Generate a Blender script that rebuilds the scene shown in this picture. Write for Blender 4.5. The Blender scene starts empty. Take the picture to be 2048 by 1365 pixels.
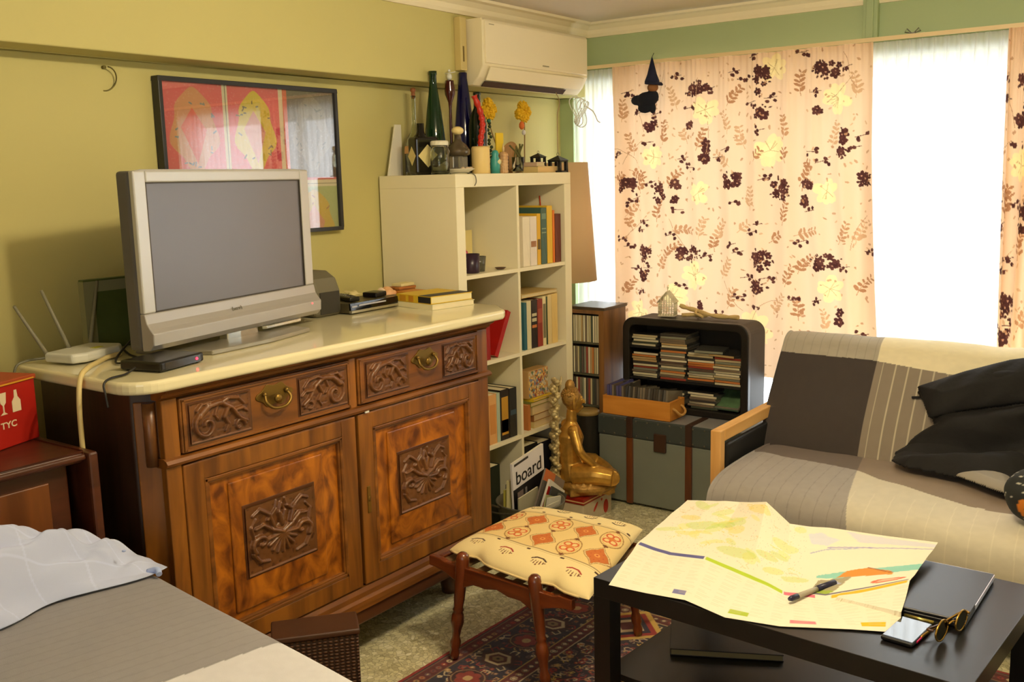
import bpy, bmesh, math, random
import numpy as np
from mathutils import Vector, Matrix
random.seed(7)
RNG = np.random.default_rng(11)
PI = math.pi
scene = bpy.context.scene
COL = scene.collection

# ------------------------------------------------------------------ camera
F_PX = 1967.0
YAW, PITCH, ROLL = 0.6331, 0.1644, -0.0240
CAM = Vector((2.7503, -2.8711, 1.4711))
def cam_axes():
    cy, sy, cp, sp = math.cos(YAW), math.sin(YAW), math.cos(PITCH), math.sin(PITCH)
    f = Vector((-sy*cp, cy*cp, -sp)); r = Vector((cy, sy, 0)); u = r.cross(f)
    c, s = math.cos(ROLL), math.sin(ROLL)
    return r*c+u*s, -r*s+u*c, f
_r, _u, _f = cam_axes()
cam_d = bpy.data.cameras.new('camera'); cam = bpy.data.objects.new('camera', cam_d); COL.objects.link(cam)
m = Matrix.Identity(4)
for i in range(3):
    m[i][0] = _r[i]; m[i][1] = _u[i]; m[i][2] = -_f[i]; m[i][3] = CAM[i]
cam.matrix_world = m
cam_d.sensor_width = 36; cam_d.lens = F_PX/2048*36; cam_d.clip_start = .05; cam_d.clip_end = 100
scene.camera = cam

# ------------------------------------------------------------------ light and exposure
scene.view_settings.view_transform = 'Standard'; scene.view_settings.look = 'None'
scene.view_settings.gamma = 1; scene.view_settings.use_curve_mapping = False
scene.view_settings.exposure = 0.25
w = bpy.data.worlds.new('daylight'); scene.world = w; w.use_nodes = True
w.node_tree.nodes['Background'].inputs[0].default_value = (.93, .97, 1, 1)
w.node_tree.nodes['Background'].inputs[1].default_value = 4.4
def lamp(kind, name, loc, power, color, size=.05, rot=None, sx=None, sy=None):
    d = bpy.data.lights.new(name, kind); d.energy = power; d.color = color
    if kind == 'POINT': d.shadow_soft_size = size
    if kind == 'AREA': d.shape = 'RECTANGLE'; d.size = sx; d.size_y = sy
    o = bpy.data.objects.new(name, d); COL.objects.link(o); o.location = loc
    if rot: o.rotation_euler = rot
    return o
WARM = (1, .85, .58)
lamp('POINT', 'ceiling_bulb', (1.90, -1.17, 2.10), 31, WARM, .035)
lamp('POINT', 'ceiling_bulb', (2.04, -.95, 2.10), 22, WARM, .035)
# added fill light: cool daylight from behind the photographer, no window built there
lamp('AREA', 'rear_daylight_fill', (2.6, -3.75, 1.35), 11, (.92, .96, 1), rot=(PI/2, 0, 0), sx=1.4, sy=1.1)

# ------------------------------------------------------------------ materials
def lin(c):
    o = []
    for v in c:
        v = v/255
        o.append(v/12.92 if v <= .04045 else ((v+.055)/1.055)**2.4)
    return tuple(o)
_M = {}
def new_mat(name):
    m = bpy.data.materials.new(name); m.use_nodes = True
    nt = m.node_tree; b = nt.nodes['Principled BSDF']
    return m, nt, b
def mat(name, c, rough=.6, metal=0, spec=.5, var=0, scale=40, bump=0, coat=0, trans=0, ior=1.45, emit=0, sheen=0):
    if name in _M: return _M[name]
    m, nt, b = new_mat(name); L = nt.links
    col = (*lin(c), 1)
    b.inputs['Base Color'].default_value = col
    b.inputs['Roughness'].default_value = rough; b.inputs['Metallic'].default_value = metal
    b.inputs['Specular IOR Level'].default_value = spec; b.inputs['Coat Weight'].default_value = coat
    b.inputs['Transmission Weight'].default_value = trans; b.inputs['IOR'].default_value = ior
    b.inputs['Sheen Weight'].default_value = sheen
    if emit:
        b.inputs['Emission Color'].default_value = col; b.inputs['Emission Strength'].default_value = emit
    if var or bump:
        tc = nt.nodes.new('ShaderNodeTexCoord'); n = nt.nodes.new('ShaderNodeTexNoise')
        n.inputs['Scale'].default_value = scale; n.inputs['Detail'].default_value = 5
        L.new(tc.outputs['Object'], n.inputs['Vector'])
        if var:
            mx = nt.nodes.new('ShaderNodeMix'); mx.data_type = 'RGBA'
            mx.inputs['A'].default_value = tuple(max(0, v*(1-var)) for v in col[:3])+(1,)
            mx.inputs['B'].default_value = tuple(min(1, v*(1+var)) for v in col[:3])+(1,)
            L.new(n.outputs['Fac'], mx.inputs['Factor']); L.new(mx.outputs['Result'], b.inputs['Base Color'])
        if bump:
            bp = nt.nodes.new('ShaderNodeBump'); bp.inputs['Strength'].default_value = bump; bp.inputs['Distance'].default_value = .01
            L.new(n.outputs['Fac'], bp.inputs['Height']); L.new(bp.outputs['Normal'], b.inputs['Normal'])
    _M[name] = m; return m
def wood(name, c1, c2, axis='Z', rough=.38, sc=1.0, burl=0, coat=.2, bands=9):
    if name in _M: return _M[name]
    m, nt, b = new_mat(name); L = nt.links; N = nt.nodes
    tc = N.new('ShaderNodeTexCoord'); mp = N.new('ShaderNodeMapping')
    s = {'X': (.25, 2.2, 2.2), 'Y': (2.2, .25, 2.2), 'Z': (2.2, 2.2, .25)}[axis]
    if burl: s = (1.5, 1.5, 1.1)
    mp.inputs['Scale'].default_value = tuple(v*sc for v in s)
    L.new(tc.outputs['Object'], mp.inputs['Vector'])
    n = N.new('ShaderNodeTexNoise'); n.inputs['Scale'].default_value = bands; n.inputs['Detail'].default_value = 7
    n.inputs['Distortion'].default_value = 2.2 if burl else .6
    L.new(mp.outputs[0], n.inputs['Vector'])
    r = N.new('ShaderNodeValToRGB')
    r.color_ramp.elements[0].position = .32; r.color_ramp.elements[0].color = (*lin(c1), 1)
    r.color_ramp.elements[1].position = .68; r.color_ramp.elements[1].color = (*lin(c2), 1)
    L.new(n.outputs['Fac'], r.inputs[0]); L.new(r.outputs[0], b.inputs['Base Color'])
    b.inputs['Roughness'].default_value = rough; b.inputs['Coat Weight'].default_value = coat; b.inputs['Coat Roughness'].default_value = .25
    _M[name] = m; return m
def glass(name, c, rough=.02, dens=1.0):
    if name in _M: return _M[name]
    m, nt, b = new_mat(name)
    b.inputs['Base Color'].default_value = (*lin(c), 1); b.inputs['Roughness'].default_value = rough
    b.inputs['Transmission Weight'].default_value = dens; b.inputs['IOR'].default_value = 1.45
    _M[name] = m; return m
def thin_glass(name, c=(245, 250, 250), refl=.09, rough=.0):
    """clear pane: straight-through transparency with a fresnel reflection"""
    if name in _M: return _M[name]
    m = bpy.data.materials.new(name); m.use_nodes = True; nt = m.node_tree; nt.nodes.clear(); N = nt.nodes; L = nt.links
    o = N.new('ShaderNodeOutputMaterial'); t = N.new('ShaderNodeBsdfTransparent'); g = N.new('ShaderNodeBsdfGlossy')
    t.inputs[0].default_value = (*lin(c), 1); g.inputs['Roughness'].default_value = rough
    fr = N.new('ShaderNodeLayerWeight'); fr.inputs['Blend'].default_value = .5
    pw = N.new('ShaderNodeMath'); pw.operation = 'POWER'; pw.inputs[1].default_value = 5.0
    ad = N.new('ShaderNodeMath'); ad.operation = 'MULTIPLY_ADD'; ad.inputs[1].default_value = .7; ad.inputs[2].default_value = refl
    L.new(fr.outputs['Facing'], pw.inputs[0]); L.new(pw.outputs[0], ad.inputs[0])
    mx = N.new('ShaderNodeMixShader'); L.new(ad.outputs[0], mx.inputs[0])
    L.new(t.outputs[0], mx.inputs[1]); L.new(g.outputs[0], mx.inputs[2]); L.new(mx.outputs[0], o.inputs[0])
    _M[name] = m; return m
def vmat(name, rough=.8, bump=0, bscale=400, coat=0, transl=0, sheen=0):
    """base colour from the mesh's own printed / woven pattern"""
    if name in _M: return _M[name]
    m, nt, b = new_mat(name); N = nt.nodes; L = nt.links
    a = N.new('ShaderNodeVertexColor'); a.layer_name = 'pattern'
    L.new(a.outputs[0], b.inputs['Base Color']); b.inputs['Roughness'].default_value = rough
    b.inputs['Coat Weight'].default_value = coat; b.inputs['Coat Roughness'].default_value = .03; b.inputs['Sheen Weight'].default_value = sheen
    if bump:
        tc = N.new('ShaderNodeTexCoord'); n = N.new('ShaderNodeTexNoise'); n.inputs['Scale'].default_value = bscale
        bp = N.new('ShaderNodeBump'); bp.inputs['Strength'].default_value = bump; bp.inputs['Distance'].default_value = .004
        L.new(tc.outputs['Object'], n.inputs['Vector']); L.new(n.outputs['Fac'], bp.inputs['Height']); L.new(bp.outputs['Normal'], b.inputs['Normal'])
    if transl:
        tr = N.new('ShaderNodeBsdfTranslucent'); L.new(a.outputs[0], tr.inputs[0])
        mx = N.new('ShaderNodeMixShader'); mx.inputs[0].default_value = transl
        L.new(b.outputs[0], mx.inputs[1]); L.new(tr.outputs[0], mx.inputs[2]); L.new(mx.outputs[0], N['Material Output'].inputs[0])
    _M[name] = m; return m

# ------------------------------------------------------------------ mesh building
def rotm(rx=0, ry=0, rz=0):
    return Matrix.Rotation(rz, 3, 'Z') @ Matrix.Rotation(ry, 3, 'Y') @ Matrix.Rotation(rx, 3, 'X')
class MB:
    def __init__(s): s.v = []; s.f = []; s.mi = []; s.sm = []
    def add(s, vs, fs, mi=0, sm=False):
        b = len(s.v); s.v += [tuple(v) for v in vs]
        for f in fs: s.f.append(tuple(i+b for i in f)); s.mi.append(mi); s.sm.append(sm)
        return s
    def box(s, x0, x1, y0, y1, z0, z1, mi=0, R=None, c=(0, 0, 0)):
        vs = [Vector((x, y, z)) for z in (z0, z1) for x, y in ((x0, y0), (x1, y0), (x1, y1), (x0, y1))]
        if R is not None: vs = [R @ v + Vector(c) for v in vs]
        return s.add(vs, [(0, 3, 2, 1), (4, 5, 6, 7), (0, 1, 5, 4), (1, 2, 6, 5), (2, 3, 7, 6), (3, 0, 4, 7)], mi)
    def cb(s, c, d, mi=0, R=None):
        x, y, z = d[0]/2, d[1]/2, d[2]/2
        return s.box(-x, x, -y, y, -z, z, mi, R or Matrix.Identity(3), c)
    def prism(s, poly, a0, a1, axis='z', mi=0, sm=False):
        n = len(poly)
        def P(p, a):
            return {'z': (p[0], p[1], a), 'x': (a, p[0], p[1]), 'y': (p[0], a, p[1])}[axis]
        vs = [P(p, a0) for p in poly]+[P(p, a1) for p in poly]
        s.add(vs, [tuple(range(n))[::-1], tuple(range(n, 2*n))], mi)
        return s.add(vs, [(i, (i+1) % n, n+(i+1) % n, n+i) for i in range(n)], mi, sm)
    def lathe(s, prof, c=(0, 0, 0), seg=24, mi=0, R=None, caps=True, sx=1, sy=1):
        vs = []; c = Vector(c)
        for r, z in prof:
            for k in range(seg):
                a = 2*PI*k/seg; v = Vector((r*math.cos(a)*sx, r*math.sin(a)*sy, z))
                vs.append((R @ v if R else v)+c)
        fs = []
        for i in range(len(prof)-1):
            for k in range(seg):
                fs.append((i*seg+k, i*seg+(k+1) % seg, (i+1)*seg+(k+1) % seg, (i+1)*seg+k))
        s.add(vs, fs, mi, True)
        if caps:
            n = len(prof)
            b = len(s.v)-len(vs)
            for idx, rev in ((0, True), (n-1, False)):
                if prof[idx][0] > 1e-4:
                    f = [b+idx*seg+k for k in range(seg)]
                    s.f.append(tuple(f[::-1] if rev else f)); s.mi.append(mi); s.sm.append(False)
        return s
    def tube(s, pts, r, seg=8, mi=0):
        pts = [Vector(p) for p in pts]; rs = r if isinstance(r, (list, tuple)) else [r]*len(pts)
        n = len(pts); ref = None; vs = []
        for i, p in enumerate(pts):
            t = (pts[min(i+1, n-1)]-pts[max(i-1, 0)]).normalized()
            if ref is None:
                ref = Vector((0, 0, 1)) if abs(t.z) < .9 else Vector((1, 0, 0))
            a = t.cross(ref).normalized(); b = a.cross(t).normalized(); ref = b
            for k in range(seg):
                g = 2*PI*k/seg; vs.append(p+(a*math.cos(g)+b*math.sin(g))*rs[i])
        fs = [(i*seg+k, (i+1)*seg+k, (i+1)*seg+(k+1) % seg, i*seg+(k+1) % seg) for i in range(n-1) for k in range(seg)]
        s.add(vs, fs, mi, True); b = len(s.v)-len(vs)
        s.f += [tuple(b+k for k in range(seg)), tuple(b+(n-1)*seg+k for k in range(seg))[::-1]]; s.mi += [mi]*2; s.sm += [False]*2
        return s
    def ball(s, c, r, seg=16, mi=0, sc=(1, 1, 1), R=None):
        prof = [(math.sin(PI*i/(seg//2))*r, -math.cos(PI*i/(seg//2))*r) for i in range(seg//2+1)]
        vs = []; c = Vector(c)
        for q, z in prof:
            for k in range(seg):
                a = 2*PI*k/seg; v = Vector((q*math.cos(a)*sc[0], q*math.sin(a)*sc[1], z*sc[2])); vs.append((R @ v if R else v)+c)
        return s.add(vs, [(i*seg+k, i*seg+(k+1) % seg, (i+1)*seg+(k+1) % seg, (i+1)*seg+k) for i in range(len(prof)-1) for k in range(seg)], mi, True)
    def build(s, name, mats, parent=None, loc=None, bevel=0, seg=2, rz=0, sub=0):
        me = bpy.data.meshes.new(name); me.from_pydata(s.v, [], s.f)
        if not isinstance(mats, (list, tuple)): mats = [mats]
        for m in mats: me.materials.append(m)
        me.polygons.foreach_set('material_index', s.mi); me.polygons.foreach_set('use_smooth', s.sm)
        bm = bmesh.new(); bm.from_mesh(me); bmesh.ops.remove_doubles(bm, verts=bm.verts, dist=1e-5)
        bmesh.ops.recalc_face_normals(bm, faces=bm.faces); bm.to_mesh(me); bm.free()
        o = bpy.data.objects.new(name, me); COL.objects.link(o)
        if parent: o.parent = parent
        if loc: o.location = loc
        if rz: o.rotation_euler.z = rz
        if bevel:
            b = o.modifiers.new('bevel', 'BEVEL'); b.width = bevel; b.segments = seg; b.limit_method = 'ANGLE'; b.angle_limit = math.radians(40); b.harden_normals = False
            b.use_clamp_overlap = True
        if sub:
            b = o.modifiers.new('sub', 'SUBSURF'); b.levels = sub; b.render_levels = sub
        return o
def lerp(a, b, t): return a+(b-a)*t
def smooth_path(pts, n=6):
    """Catmull-Rom through the points"""
    P = [Vector(p) for p in pts]; P = [2*P[0]-P[1]]+P+[2*P[-1]-P[-2]]; out = []
    for i in range(1, len(P)-2):
        for k in range(n):
            t = k/n; a, b, c, d = P[i-1], P[i], P[i+1], P[i+2]
            out.append(.5*((2*b)+(c-a)*t+(2*a-5*b+4*c-d)*t*t+(3*b-a-3*c+d)*t**3))
    out.append(P[-2]); return out
def grid(name, X, Y, Z, mats, col=None, parent=None, thick=0, loc=None, smooth=True, mask=None, rz=0):
    """surface from (rows x cols) coordinate arrays, optional colour pattern, optional thickness"""
    X, Y, Z = np.broadcast_arrays(X, Y, Z); nr, nc = X.shape; n = nr*nc
    co = np.stack([X, Y, Z], -1).reshape(-1, 3).astype(np.float32)
    i = np.arange(nr-1)[:, None]*nc+np.arange(nc-1)[None, :]
    q = np.stack([i, i+1, i+nc+1, i+nc], -1).reshape(-1, 4)
    if mask is not None:
        mk = mask[:-1, :-1] & mask[1:, :-1] & mask[:-1, 1:] & mask[1:, 1:]; q = q[mk.reshape(-1)]
    me = bpy.data.meshes.new(name); nf = len(q)
    me.vertices.add(n); me.vertices.foreach_set('co', co.ravel())
    me.loops.add(nf*4); me.loops.foreach_set('vertex_index', q.ravel().astype(np.int32))
    me.polygons.add(nf); me.polygons.foreach_set('loop_start', np.arange(0, nf*4, 4, dtype=np.int32))
    me.update(calc_edges=True); me.validate()
    me.polygons.foreach_set('use_smooth', np.full(len(me.polygons), smooth))
    if not isinstance(mats, (list, tuple)): mats = [mats]
    for m in mats: me.materials.append(m)
    if col is not None:
        a = me.color_attributes.new('pattern', 'FLOAT_COLOR', 'POINT')
        c = np.ones((n, 4), np.float32); c[:, :3] = col.reshape(-1, 3); a.data.foreach_set('color', c.ravel())
    if mask is not None:
        bm = bmesh.new(); bm.from_mesh(me); bmesh.ops.delete(bm, geom=[v for v in bm.verts if not v.link_faces], context='VERTS'); bm.to_mesh(me); bm.free()
    o = bpy.data.objects.new(name, me); COL.objects.link(o)
    if parent: o.parent = parent
    if loc: o.location = loc
    if rz: o.rotation_euler.z = rz
    if thick:
        s = o.modifiers.new('thickness', 'SOLIDIFY'); s.thickness = abs(thick); s.offset = -1 if thick > 0 else 1
    return o
# painting of printed / woven patterns on a numpy canvas (rows = v, cols = u), sampled by the mesh
class Canvas:
    def __init__(s, w, h, c): s.w, s.h = w, h; s.a = np.empty((h, w, 3), np.float32); s.a[:] = lin(c)
    def _win(s, x0, x1, y0, y1):
        x0 = max(0, int(x0)-1); y0 = max(0, int(y0)-1); x1 = min(s.w, int(x1)+2); y1 = min(s.h, int(y1)+2)
        if x1 <= x0 or y1 <= y0: return None
        yy, xx = np.mgrid[y0:y1, x0:x1]; return s.a[y0:y1, x0:x1], xx, yy
    def ell(s, x, y, rx, ry, c, ang=0, al=1.0, ring=0):
        r = max(rx, ry); W = s._win(x-r, x+r, y-r, y+r)
        if not W: return
        a, xx, yy = W; ca, sa = math.cos(ang), math.sin(ang)
        u = ((xx-x)*ca+(yy-y)*sa)/rx; v = (-(xx-x)*sa+(yy-y)*ca)/ry; d = np.hypot(u, v)
        k = d < 1
        if ring: k &= d > ring
        a[k] = a[k]*(1-al)+np.array(lin(c))*al
    def rect(s, x0, y0, x1, y1, c, al=1.0):
        a = s.a[max(0, int(y0)):max(0, int(y1)), max(0, int(x0)):max(0, int(x1))]; a[:] = a*(1-al)+np.array(lin(c), np.float32)*al
    def line(s, x0, y0, x1, y1, wd, c, al=1.0):
        W = s._win(min(x0, x1)-wd, max(x0, x1)+wd, min(y0, y1)-wd, max(y0, y1)+wd)
        if not W: return
        a, xx, yy = W; dx, dy = x1-x0, y1-y0; l2 = dx*dx+dy*dy+1e-9
        t = np.clip(((xx-x0)*dx+(yy-y0)*dy)/l2, 0, 1); k = np.hypot(xx-x0-t*dx, yy-y0-t*dy) < wd/2
        a[k] = a[k]*(1-al)+np.array(lin(c))*al
    def path(s, pts, wd, c, al=1.0):
        for p, q in zip(pts[:-1], pts[1:]): s.line(*p, *q, wd, c, al)
    def poly(s, pts, c, al=1.0):
        xs = [p[0] for p in pts]; ys = [p[1] for p in pts]; W = s._win(min(xs), max(xs), min(ys), max(ys))
        if not W: return
        a, xx, yy = W; k = np.zeros(xx.shape, bool); n = len(pts)
        for i in range(n):
            (xa, ya), (xb, yb) = pts[i], pts[(i+1) % n]
            if ya == yb: continue
            k ^= ((ya > yy) != (yb > yy)) & (xx < (xb-xa)*(yy-ya)/(yb-ya)+xa)
        a[k] = a[k]*(1-al)+np.array(lin(c))*al
    def sample(s, U, V):
        """U, V in 0..1"""
        return s.a[np.clip((V*(s.h-1)).round().astype(int), 0, s.h-1), np.clip((U*(s.w-1)).round().astype(int), 0, s.w-1)]
def noise2(nr, nc, cells, seed, cells2=None):
    """smooth value noise -1..1"""
    r = np.random.default_rng(seed); cy, cx = cells, cells2 or cells
    g = r.uniform(-1, 1, (cy+2, cx+2))
    y = np.linspace(0, cy, nr)[:, None]; x = np.linspace(0, cx, nc)[None, :]
    iy = np.minimum(y.astype(int), cy-1); ix = np.minimum(x.astype(int), cx-1); fy = y-iy; fx = x-ix
    fy = fy*fy*(3-2*fy); fx = fx*fx*(3-2*fx)
    return (g[iy, ix]*(1-fy)*(1-fx)+g[iy+1, ix]*fy*(1-fx)+g[iy, ix+1]*(1-fy)*fx+g[iy+1, ix+1]*fy*fx)
# ------------------------------------------------------------------ things
def tag(o, label=None, cat=None, group=None, kind=None):
    if label: o['label'] = label
    if cat: o['category'] = cat
    if group: o['group'] = group
    if kind: o['kind'] = kind
    return o
def thing(name, label, cat, loc=(0, 0, 0), rz=0, group=None):
    o = bpy.data.objects.new(name, None); COL.objects.link(o); o.empty_display_size = .05
    o.location = loc; o.rotation_euler = (0, 0, rz); return tag(o, label, cat, group)
def struct(o): o['kind'] = 'structure'; return o
def dup(root, loc=None, rz=None, label=None, rot=None):
    r = root.copy(); COL.objects.link(r)
    if loc is not None: r.location = loc
    if rz is not None: r.rotation_euler = (0, 0, rz)
    if rot is not None: r.rotation_euler = rot
    if label: r['label'] = label
    for ch in list(root.children):
        c = ch.copy(); COL.objects.link(c); c.parent = r
        for g in list(ch.children):
            d = g.copy(); COL.objects.link(d); d.parent = c
    return r
def text_mesh(name, s, size, m, parent, mw, extrude=.0006, align='LEFT', bold=0, sx=1):
    cu = bpy.data.curves.new(name, 'FONT'); cu.body = s; cu.size = size; cu.extrude = extrude; cu.align_x = align; cu.offset = bold
    t = bpy.data.objects.new(name, cu); COL.objects.link(t)
    dg = bpy.context.evaluated_depsgraph_get(); me = bpy.data.meshes.new_from_object(t.evaluated_get(dg))
    COL.objects.unlink(t); bpy.data.objects.remove(t)
    if sx != 1:
        for v in me.vertices: v.co.x *= sx
    me.materials.clear(); me.materials.append(m)
    o = bpy.data.objects.new(name, me); COL.objects.link(o); o.parent = parent; o.matrix_local = mw
    return o
def frame4(o, xa, ya):
    """matrix with origin o, x axis xa, y axis ya"""
    xa = Vector(xa).normalized(); ya = Vector(ya); za = xa.cross(ya).normalized(); ya = za.cross(xa)
    m = Matrix.Identity(4)
    for i in range(3): m[i][0] = xa[i]; m[i][1] = ya[i]; m[i][2] = za[i]; m[i][3] = o[i]
    return m
# ================================================================== the room
CEIL = 2.19
YB = 1.34          # plane of the wall above the curtain rail
M_wall = mat('green_wall_paint', (200, 190, 124), .75, var=.03, scale=3, bump=.05)
M_wall2 = mat('green_window_wall_paint', (168, 184, 140), .75, var=.03, scale=3, bump=.05)
M_white = mat('white_gloss_paint', (236, 230, 210), .45)
M_ceil = mat('ceiling_paint', (222, 212, 196), .8)
b = MB(); b.box(-.12, 0, -4.0, 1.55, 0, 1.85).box(-.12, .15, -4.0, 1.55, 1.85, CEIL+.05)
struct(b.build('wall_left', M_wall, bevel=.004))
b = MB(); b.box(0, .078, 1.325, 1.55, 0, 1.985).box(0.12, 3.45, YB, 1.55, 1.915, CEIL+.05).box(0, 3.45, 1.50, 1.55, 0, .28).box(3.2, 3.45, YB, 1.55, 0, 1.915).box(0.0, .12, 1.325, 1.55, 1.85, 1.9)
struct(b.build('wall_window', M_wall2))
b = MB(); b.box(3.45, 3.6, -4.0, 1.55, 0, CEIL+.05); struct(b.build('wall_right', M_wall))
b = MB(); b.box(-.12, 3.6, -4.15, -4.0, 0, CEIL+.05); struct(b.build('wall_back', M_wall))
b = MB(); b.box(-.12, 3.6, -4.15, 1.55, CEIL, CEIL+.1); struct(b.build('ceiling', M_ceil))
# cornice of stepped plaster
def cornice(name, horiz):
    prof = [(0, -.062), (.012, -.062), (.02, -.048), (.024, -.03), (.045, -.014), (.066, -.01), (.07, 0), (0, 0)]
    b = MB()
    if horiz == 'A': b.prism([(.15+a, CEIL+z) for a, z in prof], -4.0, YB, 'y')
    else: b.prism([(YB-a, CEIL+z) for a, z in prof], .15, 3.45, 'x')
    return struct(b.build(name, mat('cornice_plaster', (240, 228, 196), .6)))
cornice('trim_1', 'A'); cornice('trim_2', 'B')
b = MB(); b.box(1.475, 1.535, YB-.03, YB, 1.992, CEIL-.0); b.box(1.49, 1.52, YB-.04, YB-.03, 1.992, CEIL)
struct(b.build('trim_3', M_wall2, bevel=.004))

# terrazzo floor
m, nt, bs = new_mat('terrazzo'); N = nt.nodes; L = nt.links
tc = N.new('ShaderNodeTexCoord'); vo = N.new('ShaderNodeTexVoronoi'); vo.inputs['Scale'].default_value = 62; vo.inputs['Randomness'].default_value = 1
v2 = N.new('ShaderNodeTexVoronoi'); v2.feature = 'DISTANCE_TO_EDGE'; v2.inputs['Scale'].default_value = 62
nz = N.new('ShaderNodeTexNoise'); nz.inputs['Scale'].default_value = 20; nz.inputs['Detail'].default_value = 4
ds = N.new('ShaderNodeVectorMath'); ds.operation = 'MULTIPLY_ADD'; ds.inputs[1].default_value = (.03, .03, 0)
L.new(tc.outputs['Object'], nz.inputs['Vector']); L.new(nz.outputs['Color'], ds.inputs[0]); L.new(tc.outputs['Object'], ds.inputs[2])
L.new(ds.outputs[0], vo.inputs['Vector']); L.new(ds.outputs[0], v2.inputs['Vector'])
sp = N.new('ShaderNodeSeparateColor'); L.new(vo.outputs['Color'], sp.inputs[0])
rp = N.new('ShaderNodeValToRGB'); e = rp.color_ramp.elements
e[0].position = 0; e[0].color = (*lin((190, 180, 138)), 1); e[1].position = 1; e[1].color = (*lin((250, 244, 216)), 1)
for p, c in ((.25, (226, 218, 176)), (.5, (236, 230, 192)), (.75, (204, 196, 154))):
    x = rp.color_ramp.elements.new(p); x.color = (*lin(c), 1)
L.new(sp.outputs[0], rp.inputs[0])
r2 = N.new('ShaderNodeValToRGB'); r2.color_ramp.elements[0].color = (.55, .53, .44, 1); r2.color_ramp.elements[1].position = .09
L.new(v2.outputs['Distance'], r2.inputs[0])
mm = N.new('ShaderNodeMix'); mm.data_type = 'RGBA'; mm.blend_type = 'MULTIPLY'; mm.inputs['Factor'].default_value = 1
L.new(rp.outputs[0], mm.inputs['A']); L.new(r2.outputs[0], mm.inputs['B']); L.new(mm.outputs['Result'], bs.inputs['Base Color'])
bs.inputs['Roughness'].default_value = .35
b = MB(); b.box(-.12, 3.6, -4.15, 1.55, -.1, 0); struct(b.build('floor', m))

# window: white frame with panes, bright day outside
b = MB()
for x in (.078, 1.07, 2.08, 3.14): b.box(x, x+.06, 1.46, 1.50, .28, 1.915)
b.box(.078, 3.2, 1.46, 1.50, .28, .34).box(.078, 3.2, 1.46, 1.50, 1.855, 1.915)
wf = struct(b.build('window_1', mat('window_frame_white', (235, 238, 236), .4), bevel=.004))
b = MB(); b.box(.1, 3.18, 1.478, 1.483, .3, 1.9); p = b.build('glass_pane', thin_glass('window_glass', (252, 253, 253), .04), wf); tag(p, 'clear window glass')

# curtain rail
t = thing('curtain_rail', 'thin cream curtain rail running the full width above the window', 'curtain rail', (0, 0, 0))
b = MB(); b.box(.085, 3.4, 1.285, 1.305, 1.978, 1.988); b.box(.085, 3.4, 1.281, 1.287, 1.975, 1.991)
b.build('rail', mat('rail_cream', (232, 206, 158), .5), t)
for x in (.5, 1.1, 1.7, 2.3, 3.0):
    b = MB(); b.box(x, x+.02, 1.30, YB+.002, 1.988, 1.994); b.build('bracket', M_white, t)

# ------------------------------------------------------------------ curtains
def cloth(name, x0t, x1t, x0b, x1b, zt, zb, y, nf, amp, mats, nr, nc, seed, col=None, gather=0, thick=0):
    u = np.linspace(0, 1, nc)[None, :]; v = np.linspace(0, 1, nr)[:, None]    # v 0 = top
    e = v**1.3
    X = (x0t+(x1t-x0t)*u)*(1-e)+(x0b+(x1b-x0b)*u)*e
    ph = 2*PI*nf*u+1.3*noise2(nr, nc, 3, seed, 6)
    Y = y-amp*(.55+.45*np.clip(v*3, 0, 1))*(np.sin(ph)*.6+.5*noise2(nr, nc, 2, seed+1, nf*2)*np.clip(v*2, .2, 1))
    if gather: Y = Y+.0035*np.sin(2*PI*gather*u)*np.exp(-v*9)
    X = X+.004*np.cos(ph)
    Z = zt+(zb-zt)*v+0*u
    return grid(name, X, Y, Z, mats, col, thick=thick)
CW, CH = 1140, 1136
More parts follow.
